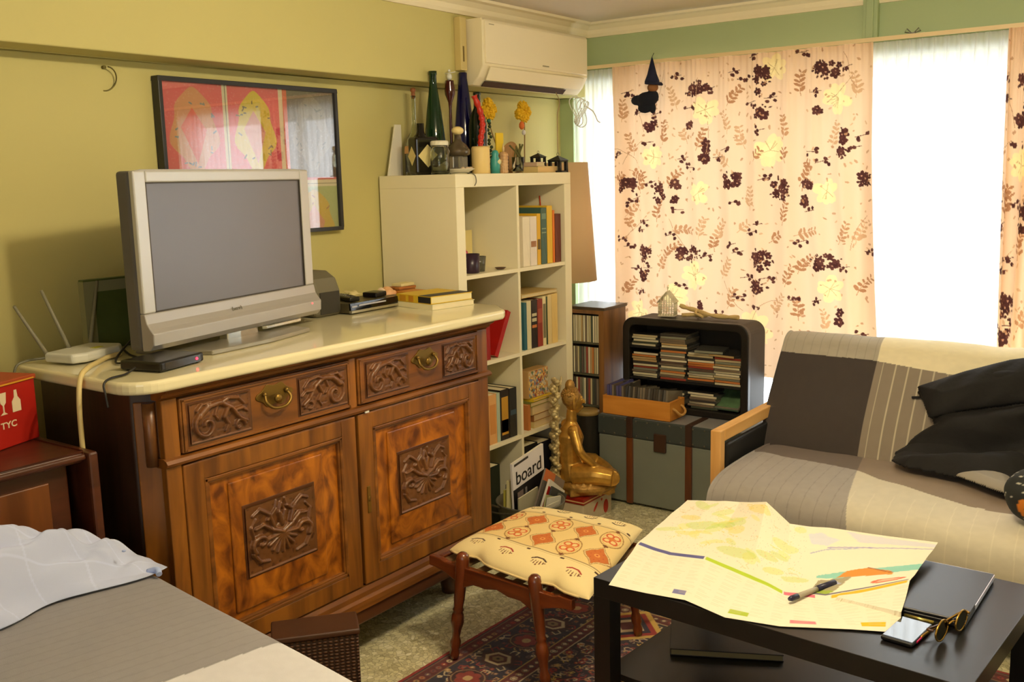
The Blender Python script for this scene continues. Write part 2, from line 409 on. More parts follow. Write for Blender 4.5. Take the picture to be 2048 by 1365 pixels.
def floral(seed=3, off=(0, 0)):
    c = Canvas(CW, CH, (238, 202, 164)); r = random.Random(seed)
    ox, oy = 280+off[0], 230+off[1]
    def fl(x, y, s, col):
        a0 = r.random()*6
        for k in range(5):
            a = a0+k*2*PI/5; c.ell(x-ox+math.cos(a)*s*.62, y-oy+math.sin(a)*s*.62, s*.5, s*.42, col, a)
        c.ell(x-ox, y-oy, s*.2, s*.2, (190, 140, 110))
    cream = (250, 224, 160)
    for x, y, s in [(730, 430, 60), (1010, 600, 66), (1290, 420, 60), (670, 1100, 62), (580, 1190, 55), (1250, 1130, 55), (930, 1310, 80), (400, 1270, 55), (480, 610, 50), (1030, 290, 55), (1240, 760, 50), (700, 760, 50)]:
        for k in range(9):
            a = k*2*PI/9+r.random(); c.ell(x-ox+math.cos(a)*s*.5, y-oy+math.sin(a)*s*.5, s*.5, s*.3, cream, a, .8)
        c.ell(x-ox, y-oy, s*.4, s*.4, (252, 228, 166))
        for k in range(7):
            a = r.random()*6; c.line(x-ox, y-oy, x-ox+math.cos(a)*s*.6, y-oy+math.sin(a)*s*.6, 2.2, (205, 175, 120))
    tan = [(190, 140, 98), (206, 160, 116), (176, 124, 84)]
    def spray(x, y, n, L, ang):
        px, py = x-ox, y-oy; col = r.choice(tan)
        for k in range(n):
            nx = px+math.cos(ang)*L/n; ny = py+math.sin(ang)*L/n; c.line(px, py, nx, ny, 2.2, col)
            for sd in (-1, 1):
                a = ang+sd*(.8+.3*r.random()); s = 15*(1-.4*k/n)+r.random()*3
                c.ell(nx+math.cos(a)*s*.8, ny+math.sin(a)*s*.8, s*r.uniform(.5, .9), s*r.uniform(.25, .45), col, a+r.uniform(-.3, .3))
            px, py = nx, ny; ang += r.uniform(-.25, .3)
    for x, y, a in [(530, 560, -1.3), (600, 420, -1.8), (1070, 560, -1.3), (1140, 400, -1.7), (690, 590, -1.1), (1260, 600, -1.3), (830, 530, -1.5), (380, 600, -1.6), (560, 740, -1.2), (1130, 740, -1.2), (570, 920, -.3), (1110, 930, -.3), (770, 960, -1.4), (1350, 960, -1.4), (500, 1090, -1.2), (540, 1030, -1.2), (1070, 1130, -1.2), (1120, 1080, -1.2), (790, 1110, -1.2), (1350, 1150, -1.2), (330, 1200, -1.1), (490, 880, -1.5), (840, 660, -2.4), (1060, 890, -1.3), (920, 830, -1.6), (1230, 1300, -1.7), (820, 1230, -1.0), (420, 760, -1.6), (330, 460, -1.4), (830, 420, -1.0), (360, 660, .4), (900, 590, -2), (1360, 420, -1.4), (1010, 1240, -1.2), (1120, 1260, -1.7), (340, 860, -.8), (700, 950, -1.5), (1280, 960, -1), (540, 1280, -1.8)]:
        spray(x, y, 5, 85, a)
    for x, y in [(300, 720), (370, 920), (640, 560), (870, 920), (940, 640), (1000, 960), (1180, 700), (760, 1000), (460, 1250), (1080, 650)]:
        spray(x, y, 3, 50, r.uniform(-2, -.6))
    dk = [(78, 40, 36), (92, 52, 44), (70, 34, 32)]
    def cluster(x, y, n, w, h, s=16):
        for k in range(int(n*1.5)): fl(x+r.uniform(-w, w), y+r.uniform(-h, h), s*r.uniform(.55, 1.15), r.choice(dk))
        for k in range(n*2):
            a = r.random()*6.28; q = r.uniform(.8, 1.5); c.ell(x-ox+w*q*math.cos(a), y-oy+h*q*math.sin(a), r.uniform(3, 7), r.uniform(3, 5), r.choice(dk), a)
    def twig(x, y):
        a = r.uniform(-.9, .2); L = 26
        c.line(x-ox-L, y-oy-math.sin(a)*L*.2, x-ox+L*.7, y-oy+math.sin(a)*L*.5, 2.6, dk[1])
        for k in range(4): c.ell(x-ox+r.uniform(-24, 22), y-oy+r.uniform(-15, 15), 7.5, 6, r.choice(dk), r.random()*3)
    for x, y, n, wv, hv in [(690, 345, 9, 46, 20), (978, 330, 10, 26, 44), (1250, 310, 9, 46, 24), (472, 380, 4, 18, 16), (470, 480, 4, 20, 16), (980, 445, 6, 26, 22), (655, 485, 2, 12, 8), (1215, 460, 3, 14, 8), (722, 632, 3, 12, 14), (1302, 618, 4, 16, 16), (345, 725, 7, 36, 24), (512, 760, 7, 24, 32), (590, 725, 3, 16, 12), (845, 715, 8, 34, 26), (1050, 752, 8, 32, 36), (1165, 735, 3, 14, 12), (1385, 720, 4, 20, 20), (580, 790, 2, 10, 8), (1150, 795, 2, 10, 10), (436, 1018, 6, 26, 30), (650, 1010, 8, 46, 24), (965, 1030, 9, 34, 34), (1230, 1025, 8, 46, 24), (425, 1105, 5, 20, 20), (952, 1132, 6, 28, 22), (675, 1290, 4, 16, 16), (1258, 1330, 5, 20, 16), (735, 580, 3, 8, 26), (1312, 548, 3, 8, 26), (692, 1235, 3, 8, 24), (1278, 1240, 3, 8, 24), (1305, 1345, 2, 10, 8)]:
        cluster(x, y, n, wv, hv)
    for x, y in [(600, 290), (865, 292), (1150, 242), (950, 240), (355, 338), (392, 362), (750, 352), (900, 322), (1330, 310), (935, 415), (1020, 400), (410, 430), (500, 435), (655, 420), (1210, 390), (460, 548), (312, 600), (975, 522), (820, 590), (785, 620), (625, 620), (658, 658), (1190, 610), (1228, 650), (465, 718), (990, 710), (600, 828), (1175, 835), (440, 882), (420, 915), (330, 955), (362, 985), (735, 1020), (960, 885), (930, 920), (845, 970), (872, 1000), (1310, 1045), (565, 935), (1135, 955), (390, 1080), (455, 1075), (905, 1100), (995, 1100), (415, 1175), (945, 1215), (775, 1260), (740, 1292), (1365, 1300), (1160, 1320), (580, 1280), (606, 1312), (610, 1145), (1195, 1180), (370, 800), (860, 800), (1355, 600), (1380, 560), (400, 780), (1405, 985), (870, 1180), (330, 1240), (1110, 1180), (500, 1310)]:
        twig(x, y)
    for k in range(420): c.ell(r.uniform(0, CW), r.uniform(0, CH), r.uniform(3, 9), r.uniform(2, 4.5), r.choice(tan), r.random()*3, .8)
    for k in range(14):
        x = r.uniform(0, CW); y = r.uniform(0, CH); pts = [(x, y)]
        a = r.uniform(-2.4, -.6)
        for q in range(6): a += r.uniform(-.3, .3); x += math.cos(a)*24; y += math.sin(a)*24; pts.append((x, y))
        c.path(pts, 2, (178, 134, 98))
    return c
FC = floral()
nr, nc = 640, 560
V = np.repeat(np.linspace(0, 1.12, nr)[:, None], nc, 1); U = np.repeat(np.linspace(0, 1, nc)[None, :], nr, 0)
col = FC.sample(U, np.where(V > 1, V-.5, V))
M_fl = vmat('floral_cotton', .85, transl=.24)
o = cloth('floral_curtain', .325, 1.525, .33, 1.60, 1.974, .56, 1.285, 9, .020, M_fl, nr, nc, 5, col, gather=46)
tag(o, 'wide pink curtain printed with dark brown blossoms, drawn across the middle of the window', 'curtain')
V = np.repeat(np.linspace(0, 1.12, 400)[:, None], 200, 1); U = np.repeat(np.linspace(.1, .34, 200)[None, :], 400, 0)
o = cloth('floral_curtain', 2.02, 2.24, 2.05, 2.22, 1.974, .30, 1.268, 4, .020, M_fl, 400, 200, 8, FC.sample(U, np.where(V > 1, V-.5, V)), gather=24)
tag(o, 'pink blossom-print curtain bunched at the right edge of the photo beyond the bright sheer', 'curtain')
# sheer voile
m = bpy.data.materials.new('white_voile'); m.use_nodes = True; nt = m.node_tree; nt.nodes.clear(); N = nt.nodes; L = nt.links
o_ = N.new('ShaderNodeOutputMaterial'); tr = N.new('ShaderNodeBsdfTransparent'); tl = N.new('ShaderNodeBsdfTranslucent'); df = N.new('ShaderNodeBsdfDiffuse')
for n_ in (tl, df): n_.inputs[0].default_value = (.9, .89, .87, 1)
m1 = N.new('ShaderNodeMixShader'); m1.inputs[0].default_value = .65; m2 = N.new('ShaderNodeMixShader'); m2.inputs[0].default_value = .78
L.new(df.outputs[0], m1.inputs[1]); L.new(tl.outputs[0], m1.inputs[2]); L.new(tr.outputs[0], m2.inputs[1]); L.new(m1.outputs[0], m2.inputs[2]); L.new(m2.outputs[0], o_.inputs[0])
M_voile = m
o = cloth('sheer_curtain', .085, .42, .10, .42, 1.974, .50, 1.318, 7, .012, M_voile, 120, 200, 15, gather=20)
tag(o, 'narrow white sheer curtain left of the blossom-print curtain, beside the bookcase', 'curtain')
o = cloth('sheer_curtain', 2.20, 3.15, 2.20, 3.15, 1.974, .30, 1.316, 17, .014, M_voile, 140, 360, 35, gather=38)
tag(o, 'white sheer curtain mirrored in the framed print, right of the bunched blossom curtain', 'curtain')
o = cloth('sheer_curtain', 1.50, 2.12, 1.50, 2.12, 1.974, .30, 1.316, 13, .014, M_voile, 140, 360, 25, gather=38)
tag(o, 'white sheer curtain glowing with daylight between the two blossom-print curtains', 'curtain')

# ------------------------------------------------------------------ air conditioner
t = thing('air_conditioner', 'cream wall-mounted split air conditioner above the bookcase', 'air conditioner', (.15, .385, 1.85)); t.scale = (.78, 1, 1)
M_ac = mat('ac_plastic', (238, 226, 190), .35)
b = MB(); prof = [(0, .0), (.055, .0), (.095, .03), (.128, .075), (.128, .25), (.118, .262), (0, .262)]
b.prism(prof, 0, .80, 'y'); b.build('body', M_ac, t, bevel=.006, seg=3)
b = MB(); b.prism([(.126, .083), (.137, .086), (.137, .245), (.130, .255), (.124, .255)], .012, .788, 'y'); b.build('front_panel', mat('ac_panel', (242, 230, 198), .28), t, bevel=.005, seg=3)
b = MB(); b.prism([(.100, .022), (.133, .072), (.137, .069), (.105, .018)], .04, .76, 'y'); lv = b.build('louvre', mat('ac_louvre', (238, 226, 188), .35), t, bevel=.002)
b = MB(); b.prism([(.058, -.003), (.083, .016), (.090, .016), (.064, -.004)], .05, .66, 'y'); b.build('outlet_slot', mat('ac_slot', (70, 48, 34), .8), t)
b = MB(); b.box(.1385, .1392, .415, .465, .098, .1035); b.build('badge', mat('ac_badge', (160, 150, 120), .4), t)
b = MB(); b.box(.1372, .138, .035, .07, .236, .239); b.build('logo_mark', mat('ac_badge', (160, 150, 120), .4), t)
t = thing('pipe_cover', 'tan plastic pipe cover running down the beam at the left of the air conditioner', 'pipe cover', (.15, .325, 1.86))
b = MB(); b.box(0, .035, 0, .04, .045, .255); b.build('duct', mat('pipe_cover_tan', (206, 186, 124), .5), t, bevel=.004)
b = MB(); b.box(.0352, .037, .012, .02, .08, .14); b.build('slot', mat('slot_dark', (120, 100, 50), .6), t)
# wire ornament and its cable at the right lower corner of the unit
t = thing('wire_ornament', 'white wire ornament hanging below the right end of the air conditioner', 'ornament', (.22, 1.17, 1.78))
b = MB()
for k in range(5):
    pts = [(.018*math.sin(a*2+k), -.05+.02*k+.03*math.cos(a), .06*math.sin(a+k*.5)-.005*k) for a in [q*.5 for q in range(13)]]
    b.tube(smooth_path(pts, 3), .0022, 6)
b.build('wire', mat('white_wire', (232, 232, 224), .4), t)
b = MB(); b.tube(smooth_path([(.02, .0, .02), (.05, .03, -.01), (.06, .05, -.05), (.07, .06, -.06)]), .003, 6); b.build('tail', mat('white_wire', (232, 232, 224), .4), t)

# ------------------------------------------------------------------ ring on the wall
t = thing('wall_ring', 'small grey metal ring standing out of the bare wall left of the framed print', 'ring', (0, -1.145, 1.79))
b = MB(); b.tube([(.012+.012*math.sin(a), .034*math.cos(a), .034*math.sin(a)) for a in np.linspace(-1.7, 1.5, 22)], .0022, 6)
b.build('ring', mat('ring_metal', (120, 110, 60), .4, .6), t)
b = MB(); b.lathe([(.005, 0), (.005, .012)], (0, .0, .034), 10, R=rotm(0, PI/2, 0)); b.build('peg', mat('ring_metal', (120, 110, 60), .4, .6), t)

# ------------------------------------------------------------------ framed print
FY, FZ, FW, FH = -.985, 1.293, .757, .517
t = thing('framed_print', 'large black-framed print of pink and yellow colour panels on the wall behind the television', 'picture', (0.002, FY, FZ))
b = MB()
for y0, y1, z0, z1 in ((0, FW, 0, .014), (0, FW, FH-.014, FH), (0, .014, .014, FH-.014), (FW-.014, FW, .014, FH-.014)): b.box(0, .035, y0, y1, z0, z1)
b.build('frame', mat('black_frame', (44, 42, 42), .35), t, bevel=.0015)
c = Canvas(740, 500, (232, 220, 186))
def panel(x0, y0, x1, y1, bg, a1, a2, a3):
    c.rect(x0, y0, x1, y1, bg); w_, h_ = x1-x0, y1-y0; cx, cy = (x0+x1)/2, (y0+y1)/2; r = random.Random(int(x0*7+y0))
    # a plain arrangement of flat shapes: a wavy disc, a tilted lozenge and short dashes
    pts = [(cx+(w_*.38+w_*.05*math.sin(5*a))*math.cos(a), cy-h_*.02+(h_*.40+h_*.04*math.cos(4*a))*math.sin(a)) for a in np.linspace(0, 2*PI, 60)[:-1]]
    c.poly(pts, a1)
    c.poly([(cx-w_*.22, cy-h_*.05), (cx-w_*.02, cy-h_*.25), (cx+w_*.2, cy-h_*.02), (cx+w_*.02, cy+h_*.32)], a2)
    for k in range(16):
        a = r.random()*6.28; q = r.uniform(.27, .36); x = cx+w_*q*math.cos(a); y = cy+h_*q*math.sin(a)
        c.line(x, y, x+r.uniform(-14, 14), y+r.uniform(-12, 12), 5, a3)
PK = (232, 92, 108)
panel(0, 0, 236, 318, PK, (222, 152, 108), (232, 84, 54), (122, 128, 140))
panel(258, 0, 478, 318, PK, (226, 200, 60), (224, 150, 136), (104, 92, 74))
panel(516, 0, 740, 312, (120, 102, 92), (140, 122, 104), (122, 104, 88), (98, 84, 76))
c.rect(496, 0, 516, 318, (226, 100, 74)); c.rect(496, 312, 740, 322, (216, 84, 90))
c.rect(246, 0, 249, 318, (110, 110, 90)); c.rect(0, 334, 740, 337, (150, 140, 110))
panel(0, 345, 236, 500, (214, 208, 110), (226, 170, 90), (220, 140, 100), (150, 120, 80))
panel(258, 345, 478, 500, (140, 150, 130), (180, 176, 130), (200, 170, 130), (110, 110, 90))
panel(506, 345, 740, 620, (176, 190, 122), (214, 182, 50), (222, 150, 120), (170, 110, 60))
for k in range(1600):
    x, y = RNG.uniform(0, 740), RNG.uniform(0, 500); c.ell(x, y, 2.4, 2.4, (250, 240, 225), 0, .10)
nr, nc = 330, 480
Yg, Zg = np.meshgrid(np.linspace(.014, FW-.014, nc), np.linspace(FH-.014, .014, nr))
U, V = np.meshgrid(np.linspace(0, 1, nc), np.linspace(0, 1, nr))
grid('print', np.full(Yg.shape, .022), Yg, Zg, vmat('print_paper', .6), c.sample(U, V), t)
b = MB(); b.box(.026, .029, .014, FW-.014, .014, FH-.014); g = b.build('glass_pane', thin_glass('picture_glass', (250, 250, 250), .13), t); tag(g, 'glossy clear glass')
b = MB(); b.box(.0, .02, .01, FW-.01, .01, FH-.01); b.build('backing', mat('backing_board', (90, 70, 50), .8), t)
# ================================================================== carved sideboard
W1 = wood('walnut_rail_y', (86, 46, 12), (142, 86, 28), 'Y', .40, coat=.08)
W1z = wood('walnut_rail_z', (92, 50, 12), (152, 94, 28), 'Z', .40, coat=.08)
WD = wood('walnut_dark', (58, 30, 14), (94, 52, 24), 'Y', .4)
WB = wood('walnut_burl', (92, 40, 6), (184, 108, 24), 'Z', .36, 1.0, burl=1, bands=7)
WC = wood('walnut_carved', (86, 50, 22), (116, 72, 34), 'Y', .38, coat=.1)
WS = wood('walnut_side', (44, 26, 14), (66, 40, 22), 'Z', .5)
M_marb = mat('cream_marble', (228, 218, 178), .12, var=.07, scale=5, coat=.3)
M_brass = mat('aged_brass', (132, 104, 48), .42, .85)
M_black = mat('gap_shade_black', (10, 8, 6), .9)
SB = thing('sideboard', 'antique carved walnut sideboard with a cream marble top, under the television', 'sideboard', (0, 0, 0))
b = MB()   # carcass, with a canted front left corner
b.prism([(.19, -1.53), (.60, -1.53), (.665, -1.465), (.665, -.225), (.60, -.135), (.19, -.135)], .14, .975, 'z')
b.build('carcass', WS, SB, bevel=.003)
# marble slab with rounded left corner and chamfered right corner
pl = [(.165+.06*(1-math.cos(a)), -1.60+.06*(1-math.sin(a))) for a in (0, PI/8, PI/4, 3*PI/8, PI/2)]
for k in range(9):
    a = -PI/2+PI/2*k/8; pl.append((.645+.085*math.cos(a), -1.515+.085*math.sin(a)))
pl += [(.732, -.165), (.715, -.135), (.62, -.045), (.165, -.045)]
b = MB(); b.prism(pl, .987, 1.019, 'z'); b.build('marble_top', M_marb, SB, bevel=.010, seg=4)
def mould(y0, y1, prof, name, m, x=.665, par=SB, bev=0):
    b = MB(); b.prism([(x+a, z) for a, z in prof], y0, y1, 'y'); return b.build(name, m, par, bevel=bev)
mould(-1.50, -.19, [(-.02, .956), (.008, .956), (.012, .960), (.022, .964), (.026, .972), (.040, .978), (.046, .987), (-.02, .987)], 'cornice_moulding', W1)
mould(-1.50, -.19, [(-.02, .785), (.014, .785), (.024, .790), (.028, .797), (.022, .805), (.012, .809), (-.02, .809)], 'waist_moulding', W1)
mould(-1.535, -.205, [(-.05, .205), (.006, .243), (.012, .240), (.018, .228), (.020, .214), (.028, .206), (.030, .192), (.030, .180), (-.05, .180)], 'base_moulding', W1)
b = MB(); b.prism([(.18, -1.54), (.62, -1.54), (.684, -1.47), (.684, -.235), (.60, -.15), (.18, -.15)], .13, .182, 'z'); b.build('plinth', WD, SB, bevel=.006, seg=2)
for (x, y) in ((.56, -1.46), (.56, -.30), (.25, -1.46), (.25, -.24)):
    b = MB(); b.lathe([(.03, 0), (.035, .03), (.035, .13)], (x, y, 0), 16); b.build('foot', WD, SB)
for y0, y1, zz in ((-1.495, -1.450, .243), (-.863, -.835, .785), (-.250, -.195, .243)):
    b = MB(); b.box(.655, .678, y0, y1, zz, .956); b.build('stile', W1z, SB, bevel=.003)
# canted pilaster carved at the corner
R45 = rotm(0, 0, -PI/4)
b = MB(); b.cb((.634, -1.499, .60), (.012, .075, .70), R=R45); b.build('pilaster', W1z, SB, bevel=.003)
b = MB()
for k in range(9):
    z = .80+.016*k; b.ball((.642, -1.507, z), .013, 10, sc=(1, 1, .8)); 
b.tube([(.642, -1.507, .79), (.642, -1.507, .95)], .016, 8); b.build('pilaster_carving', WC, SB)

def relief(name, y0, y1, z0, z1, x, curves, parent, m, depth=.012, nx=150, blobs=(), ground=None):
    """carved panel: ridged scrolls raised from a sunk ground; curves in 0..1 panel coordinates with radius"""
    w_, h_ = y1-y0, z1-z0; nz = int(nx*h_/w_)
    U, V = np.meshgrid(np.linspace(0, 1, nx), np.linspace(0, 1, nz)); H = np.zeros(U.shape)
    asp = h_/w_
    for pts, r0, r1 in curves:
        n = len(pts)-1
        for i in range(n):
            (xa, ya), (xb, yb) = pts[i], pts[i+1]; r = r0+(r1-r0)*i/max(1, n-1)
            dx, dy = xb-xa, (yb-ya)*asp; l2 = dx*dx+dy*dy+1e-9
            t = np.clip(((U-xa)*dx+(V-ya)*asp*dy)/l2, 0, 1); d = np.hypot(U-xa-t*dx, (V-ya)*asp-t*dy)/r
            H = np.maximum(H, np.sqrt(np.clip(1-d*d, 0, 1))*min(1, r/.035))
    for bx, by, rx, ry, hh in blobs:
        d = np.hypot((U-bx)/rx, (V-by)*asp/ry); H = np.maximum(H, hh*np.sqrt(np.clip(1-d*d, 0, 1)))
    H = H*depth+noise2(nz, nx, 20, 5)*.0006
    edge = np.minimum(np.minimum(U, 1-U)*w_, np.minimum(V, 1-V)*h_); H = np.where(edge < .002, .004, H)
    return grid(name, x+H, y0+w_*U, z0+h_*V, m, parent=parent)
def spiral(cx, cy, r0, r1, a0, a1, n=16, asp=1):
    return [(cx+lerp(r0, r1, t)*math.cos(lerp(a0, a1, t)), cy+lerp(r0, r1, t)*math.sin(lerp(a0, a1, t))/asp) for t in np.linspace(0, 1, n)]
def leaf_scroll(flip, asp):
    F = (lambda x: 1-x) if flip else (lambda x: x)
    cs = [(spiral(.26, .38, .20, .03, 2.2, 9.0, 26, asp), .035, .03), ([(.15, .62), (.3, .84), (.5, .88), (.68, .7), (.8, .4), (.93, .26)], .05, .03),
          ([(.5, .85), (.62, .95), (.8, .9), (.9, .72)], .035, .02), ([(.72, .6), (.86, .62), (.95, .5)], .03, .02), ([(.62, .72), (.55, .5), (.62, .3), (.56, .14)], .035, .02),
          ([(.45, .8), (.4, .6), (.46, .45)], .025, .02), (spiral(.80, .18, .10, .03, 0, 5, 12, asp), .028, .02), ([(.12, .8), (.2, .92), (.34, .93)], .028, .02)]
    return [([(F(x), y) for x, y in pts], a, c) for pts, a, c in cs]
def door_curves():
    cs = []
    for s in (0, 1):
        F = (lambda x: 1-x) if s else (lambda x: x)
        for pts, a, c in [(spiral(.2, .42, .14, .03, 4.0, -1.5, 18), .032, .022), ([(.08, .30), (.16, .16), (.3, .12)], .025, .015), ([(.5, .48), (.36, .56), (.24, .66), (.13, .64)], .03, .02),
                          ([(.38, .6), (.32, .8), (.2, .9), (.1, .84)], .028, .016), ([(.3, .72), (.42, .84), (.44, .95)], .022, .014), ([(.1, .5), (.07, .68), (.14, .78)], .02, .014), ([(.5, .6), (.46, .78), (.5, .9)], .03, .02)]:
            cs.append(([(F(x), y) for x, y in pts], a, c))
    for k in range(9):      # shell
        a = PI*(1.0+k/8); cs.append(([(.5, .46), (.5+.21*math.cos(a), .44+.25*math.sin(a))], .022, .034))
    return cs
def make_handle(par, y, z):
    h = MB(); h.prism([(y+.058*math.cos(a)*(1+.12*math.cos(4*a)), z+.006+.030*math.sin(a)*(1+.15*math.cos(6*a))) for a in np.linspace(0, 2*PI, 40)[:-1]], .682, .686, 'x')
    p = h.build('handle_plate', M_brass, par, bevel=.001); tag(p, 'dull aged brass plate with a drop pull')
    h = MB(); h.tube(smooth_path([(.69, y-.038, z+.012), (.702, y-.042, z-.008), (.706, y-.02, z-.026), (.706, y+.02, z-.026), (.702, y+.042, z-.008), (.69, y+.038, z+.012)], 5), .0042, 8)
    for s in (-1, 1): h.ball((.69, y+s*.038, z+.012), .007, 10)
    h.ball((.70, y, z-.004), .013, 10, sc=(.5, 1, 1)); h.build('drop_pull', M_brass, p)
for i, (y0, y1, c1, c2, hy) in enumerate(((-1.448, -.865, (-1.424, -1.236), (-1.064, -.883), -1.150), (-.832, -.252, (-.800, -.615), (-.440, -.276), -.532))):
    D = MB(); D.box(.655, .683, y0, y1, .812, .953); d = D.build('drawer', W1, SB, bevel=.004)
    D = MB()
    for a0, a1, z0, z1 in ((y0+.006, y1-.006, .943, .949), (y0+.006, y1-.006, .815, .821), (y0+.006, y0+.012, .815, .949), (y1-.012, y1-.006, .815, .949)): D.box(.683, .687, a0, a1, z0, z1)
    D.build('beading', W1, d, bevel=.001)
    for j, (ca, cb_) in enumerate((c1, c2)):
        D = MB(); D.box(.681, .6836, ca-.006, cb_+.006, .826, .938); D.build('carving_ground', WD, d)
        r_ = relief('carved_scroll', ca, cb_, .831, .934, .6838, leaf_scroll(j == 1, .55), d, WC, .011, 130)
    make_handle(d, hy, .902)
for i, (y0, y1, hand) in enumerate(((-1.449, -.851, 1), (-.839, -.252, 0))):
    D = MB(); zt, zb = .782, .247; fw = .058
    D.box(.66, .682, y0, y0+fw, zb, zt).box(.66, .682, y1-fw, y1, zb, zt).box(.66, .682, y0+fw, y1-fw, zt-fw+.008, zt).box(.66, .682, y0+fw, y1-fw, zb, zb+fw-.004)
    d = D.build('door', W1z, SB, bevel=.003)
    a0, a1, b0, b1 = y0+fw, y1-fw, zb+fw-.004, zt-fw+.008
    D = MB(); D.box(.655, .670, a0, a1, b0, b1); D.build('burl_panel', WB, d)
    D = MB()
    for q in (0, 1):     # sunk bolection moulding around the panel
        g = .006*q; xx = .684-.004*q
        for aa, bb, cc, dd in ((a0+g, a1-g, b1-.010-g, b1-g), (a0+g, a1-g, b0+g, b0+.010+g), (a0+g, a0+.010+g, b0+g, b1-g), (a1-.010-g, a1-g, b0+g, b1-g)): D.box(.668, xx, aa, bb, cc, dd)
    D.build('panel_moulding', W1, d, bevel=.002)
    # raised centre field with the carved square
    cy = (a0+a1)/2+(.0 if i else .0); cz = .522
    D = MB(); D.box(.668, .676, cy-.165, cy+.165, .335, .70); D.build('inner_field', WB, d, bevel=.004)
    D = MB(); D.box(.674, .6775, cy-.128, cy+.128, .418, .626); D.build('carving_ground', WD, d, bevel=.001)
    relief('carved_shell', cy-.122, cy+.122, .424, .620, .6778, door_curves(), d, WC, .014, 150, blobs=[(.5, .44, .13, .15, .5)])
    if i == 1:
        D = MB(); D.box(.682, .685, y0+.022, y0+.036, .47, .555); D.ball((.685, y0+.029, .515), .006, 8, sc=(.4, 1, 1.6)); k = D.build('key_plate', M_brass, d, bevel=.002)
b = MB(); b.box(.656, .662, -.8505, -.8395, .247, .782); b.build('door_gap_shade', M_black, SB)  # black strip standing in for the shade between the two doors
b = MB(); b.box(.675, .679, -.828, -.812, .787, .792); tg = b.build('paper_tag', mat('tag_white', (225, 225, 215), .6), SB, loc=(.012, .012, -.002)); tag(tg, 'tiny white paper tag')

# ================================================================== television
TP = mat('tv_silver', (168, 164, 160), .34, .35); TPL = mat('tv_silver_light', (186, 184, 180), .32, .35)
TD = mat('tv_grey_plastic', (92, 88, 82), .5); SCR = mat('tv_screen', (80, 76, 80), .34, spec=.9, ior=1.6)
t = thing('television', 'silver flat-panel television standing on the marble sideboard top', 'television', (.417, -1.057, 1.0195), rz=math.radians(12))
yl, yr, zb, zt = -.356, .386, .028, .492
b = MB(); b.prism([(-.052, yl+.0), (-.006, yl-.0), (-.006, yr), (-.052, yr)], zb, zt, 'z')
b.box(-.14, -.052, yl+.10, yr-.06, .06, .43); b.build('rear_housing', TD, t, bevel=.01, seg=3)
b = MB()
s0, s1, q0, q1 = -.313, .344, .126, .462
b.box(-.006, .010, yl, s0, q0, zt).box(-.006, .010, s1, yr, q0, zt).box(-.006, .010, s0, s1, q1, zt)
b.build('bezel', TPL, t, bevel=.004, seg=3)
b = MB(); b.prism([(-.006, .028), (.020, .030), (.034, .045), (.036, .075), (.026, .086), (.016, .100), (.010, .126), (-.006, .126)], yl, yr, 'y'); b.build('speaker_bar', TP, t, bevel=.003, seg=3)
b = MB(); b.box(-.004, .0035, s0, s1, q0, q1); sc = b.build('screen', SCR, t)
b = MB()
for a0, a1, c0, c1 in ((s0, s1, q0, q0+.003), (s0, s1, q1-.003, q1), (s0, s0+.003, q0, q1), (s1-.003, s1, q0, q1)): b.box(.003, .008, a0, a1, c0, c1)
b.build('screen_gasket', mat('gasket_dark', (60, 54, 46), .5), t)
text_mesh('maker_mark', '(acer)', .015, mat('tv_mark', (110, 104, 84), .35, .6), t, frame4((.0205, -.03, .094), (0, 1, 0), (-.3, 0, 1)), .0004, bold=.0004, sx=1.25)
b = MB(); b.ball((.036, .335, .070), .003, 8); b.build('standby_light', mat('red_led', (255, 70, 70), .3, emit=3), t)
b = MB(); b.prism([(-.02, -.05), (.012, -.05), (.02, 0), (.012, .09), (-.02, .09)], .008, .05, 'z'); b.build('neck', mat('tv_chrome', (210, 208, 200), .15, .9), t, bevel=.004)
b = MB(); b.prism([(-.13, -.26), (.10, -.215), (.125, .0), (.112, .21), (-.13, .27)], .0, .013, 'z'); b.build('base_plate', mat('tv_base', (150, 144, 128), .3, .45), t, bevel=.003)
b = MB(); b.prism([(.018, .10), (.03, .11), (.03, .28), (.018, .28)], .020, .030, 'z'); b.build('cable_clip', mat('tv_chrome', (210, 208, 200), .15, .9), t, bevel=.002)

# things around the television
t = thing('set_top_box', 'black set-top box with a red light, just below the left corner of the television', 'set-top box', (.585, -1.405, 1.0195), rz=math.radians(14))
b = MB(); b.box(-.075, .055, -.085, .075, .002, .0265); b.build('case', mat('black_plastic', (20, 18, 16), .3), t, bevel=.006, seg=3)
b = MB(); b.box(.0548, .056, -.07, .06, .005, .023); b.build('front_fascia', mat('black_gloss', (12, 11, 11), .1, coat=.5), t)
b = MB(); b.ball((.056, .045, .014), .004, 8); b.build('red_light', mat('red_led2', (255, 40, 60), .3, emit=5), t)
for x, y in ((-.06, -.07), (.04, -.07), (-.06, .06), (.04, .06)):
    b = MB(); b.lathe([(.006, 0), (.006, .003)], (x, y, 0), 10); b.build('rubber_foot', mat('rubber', (20, 20, 20), .8), t)
t = thing('router', 'small white wireless router with three thin antennas at the left end of the sideboard', 'router', (.29, -1.455, 1.0195), rz=math.radians(18))
b = MB(); b.prism([(-.055, -.085), (.045, -.095), (.065, -.06), (.065, .06), (.045, .095), (-.055, .085)], .004, .030, 'z'); b.build('body', mat('router_white', (205, 204, 190), .35), t, bevel=.008, seg=3)
M_ant = mat('antenna_grey', (124, 120, 98), .5)
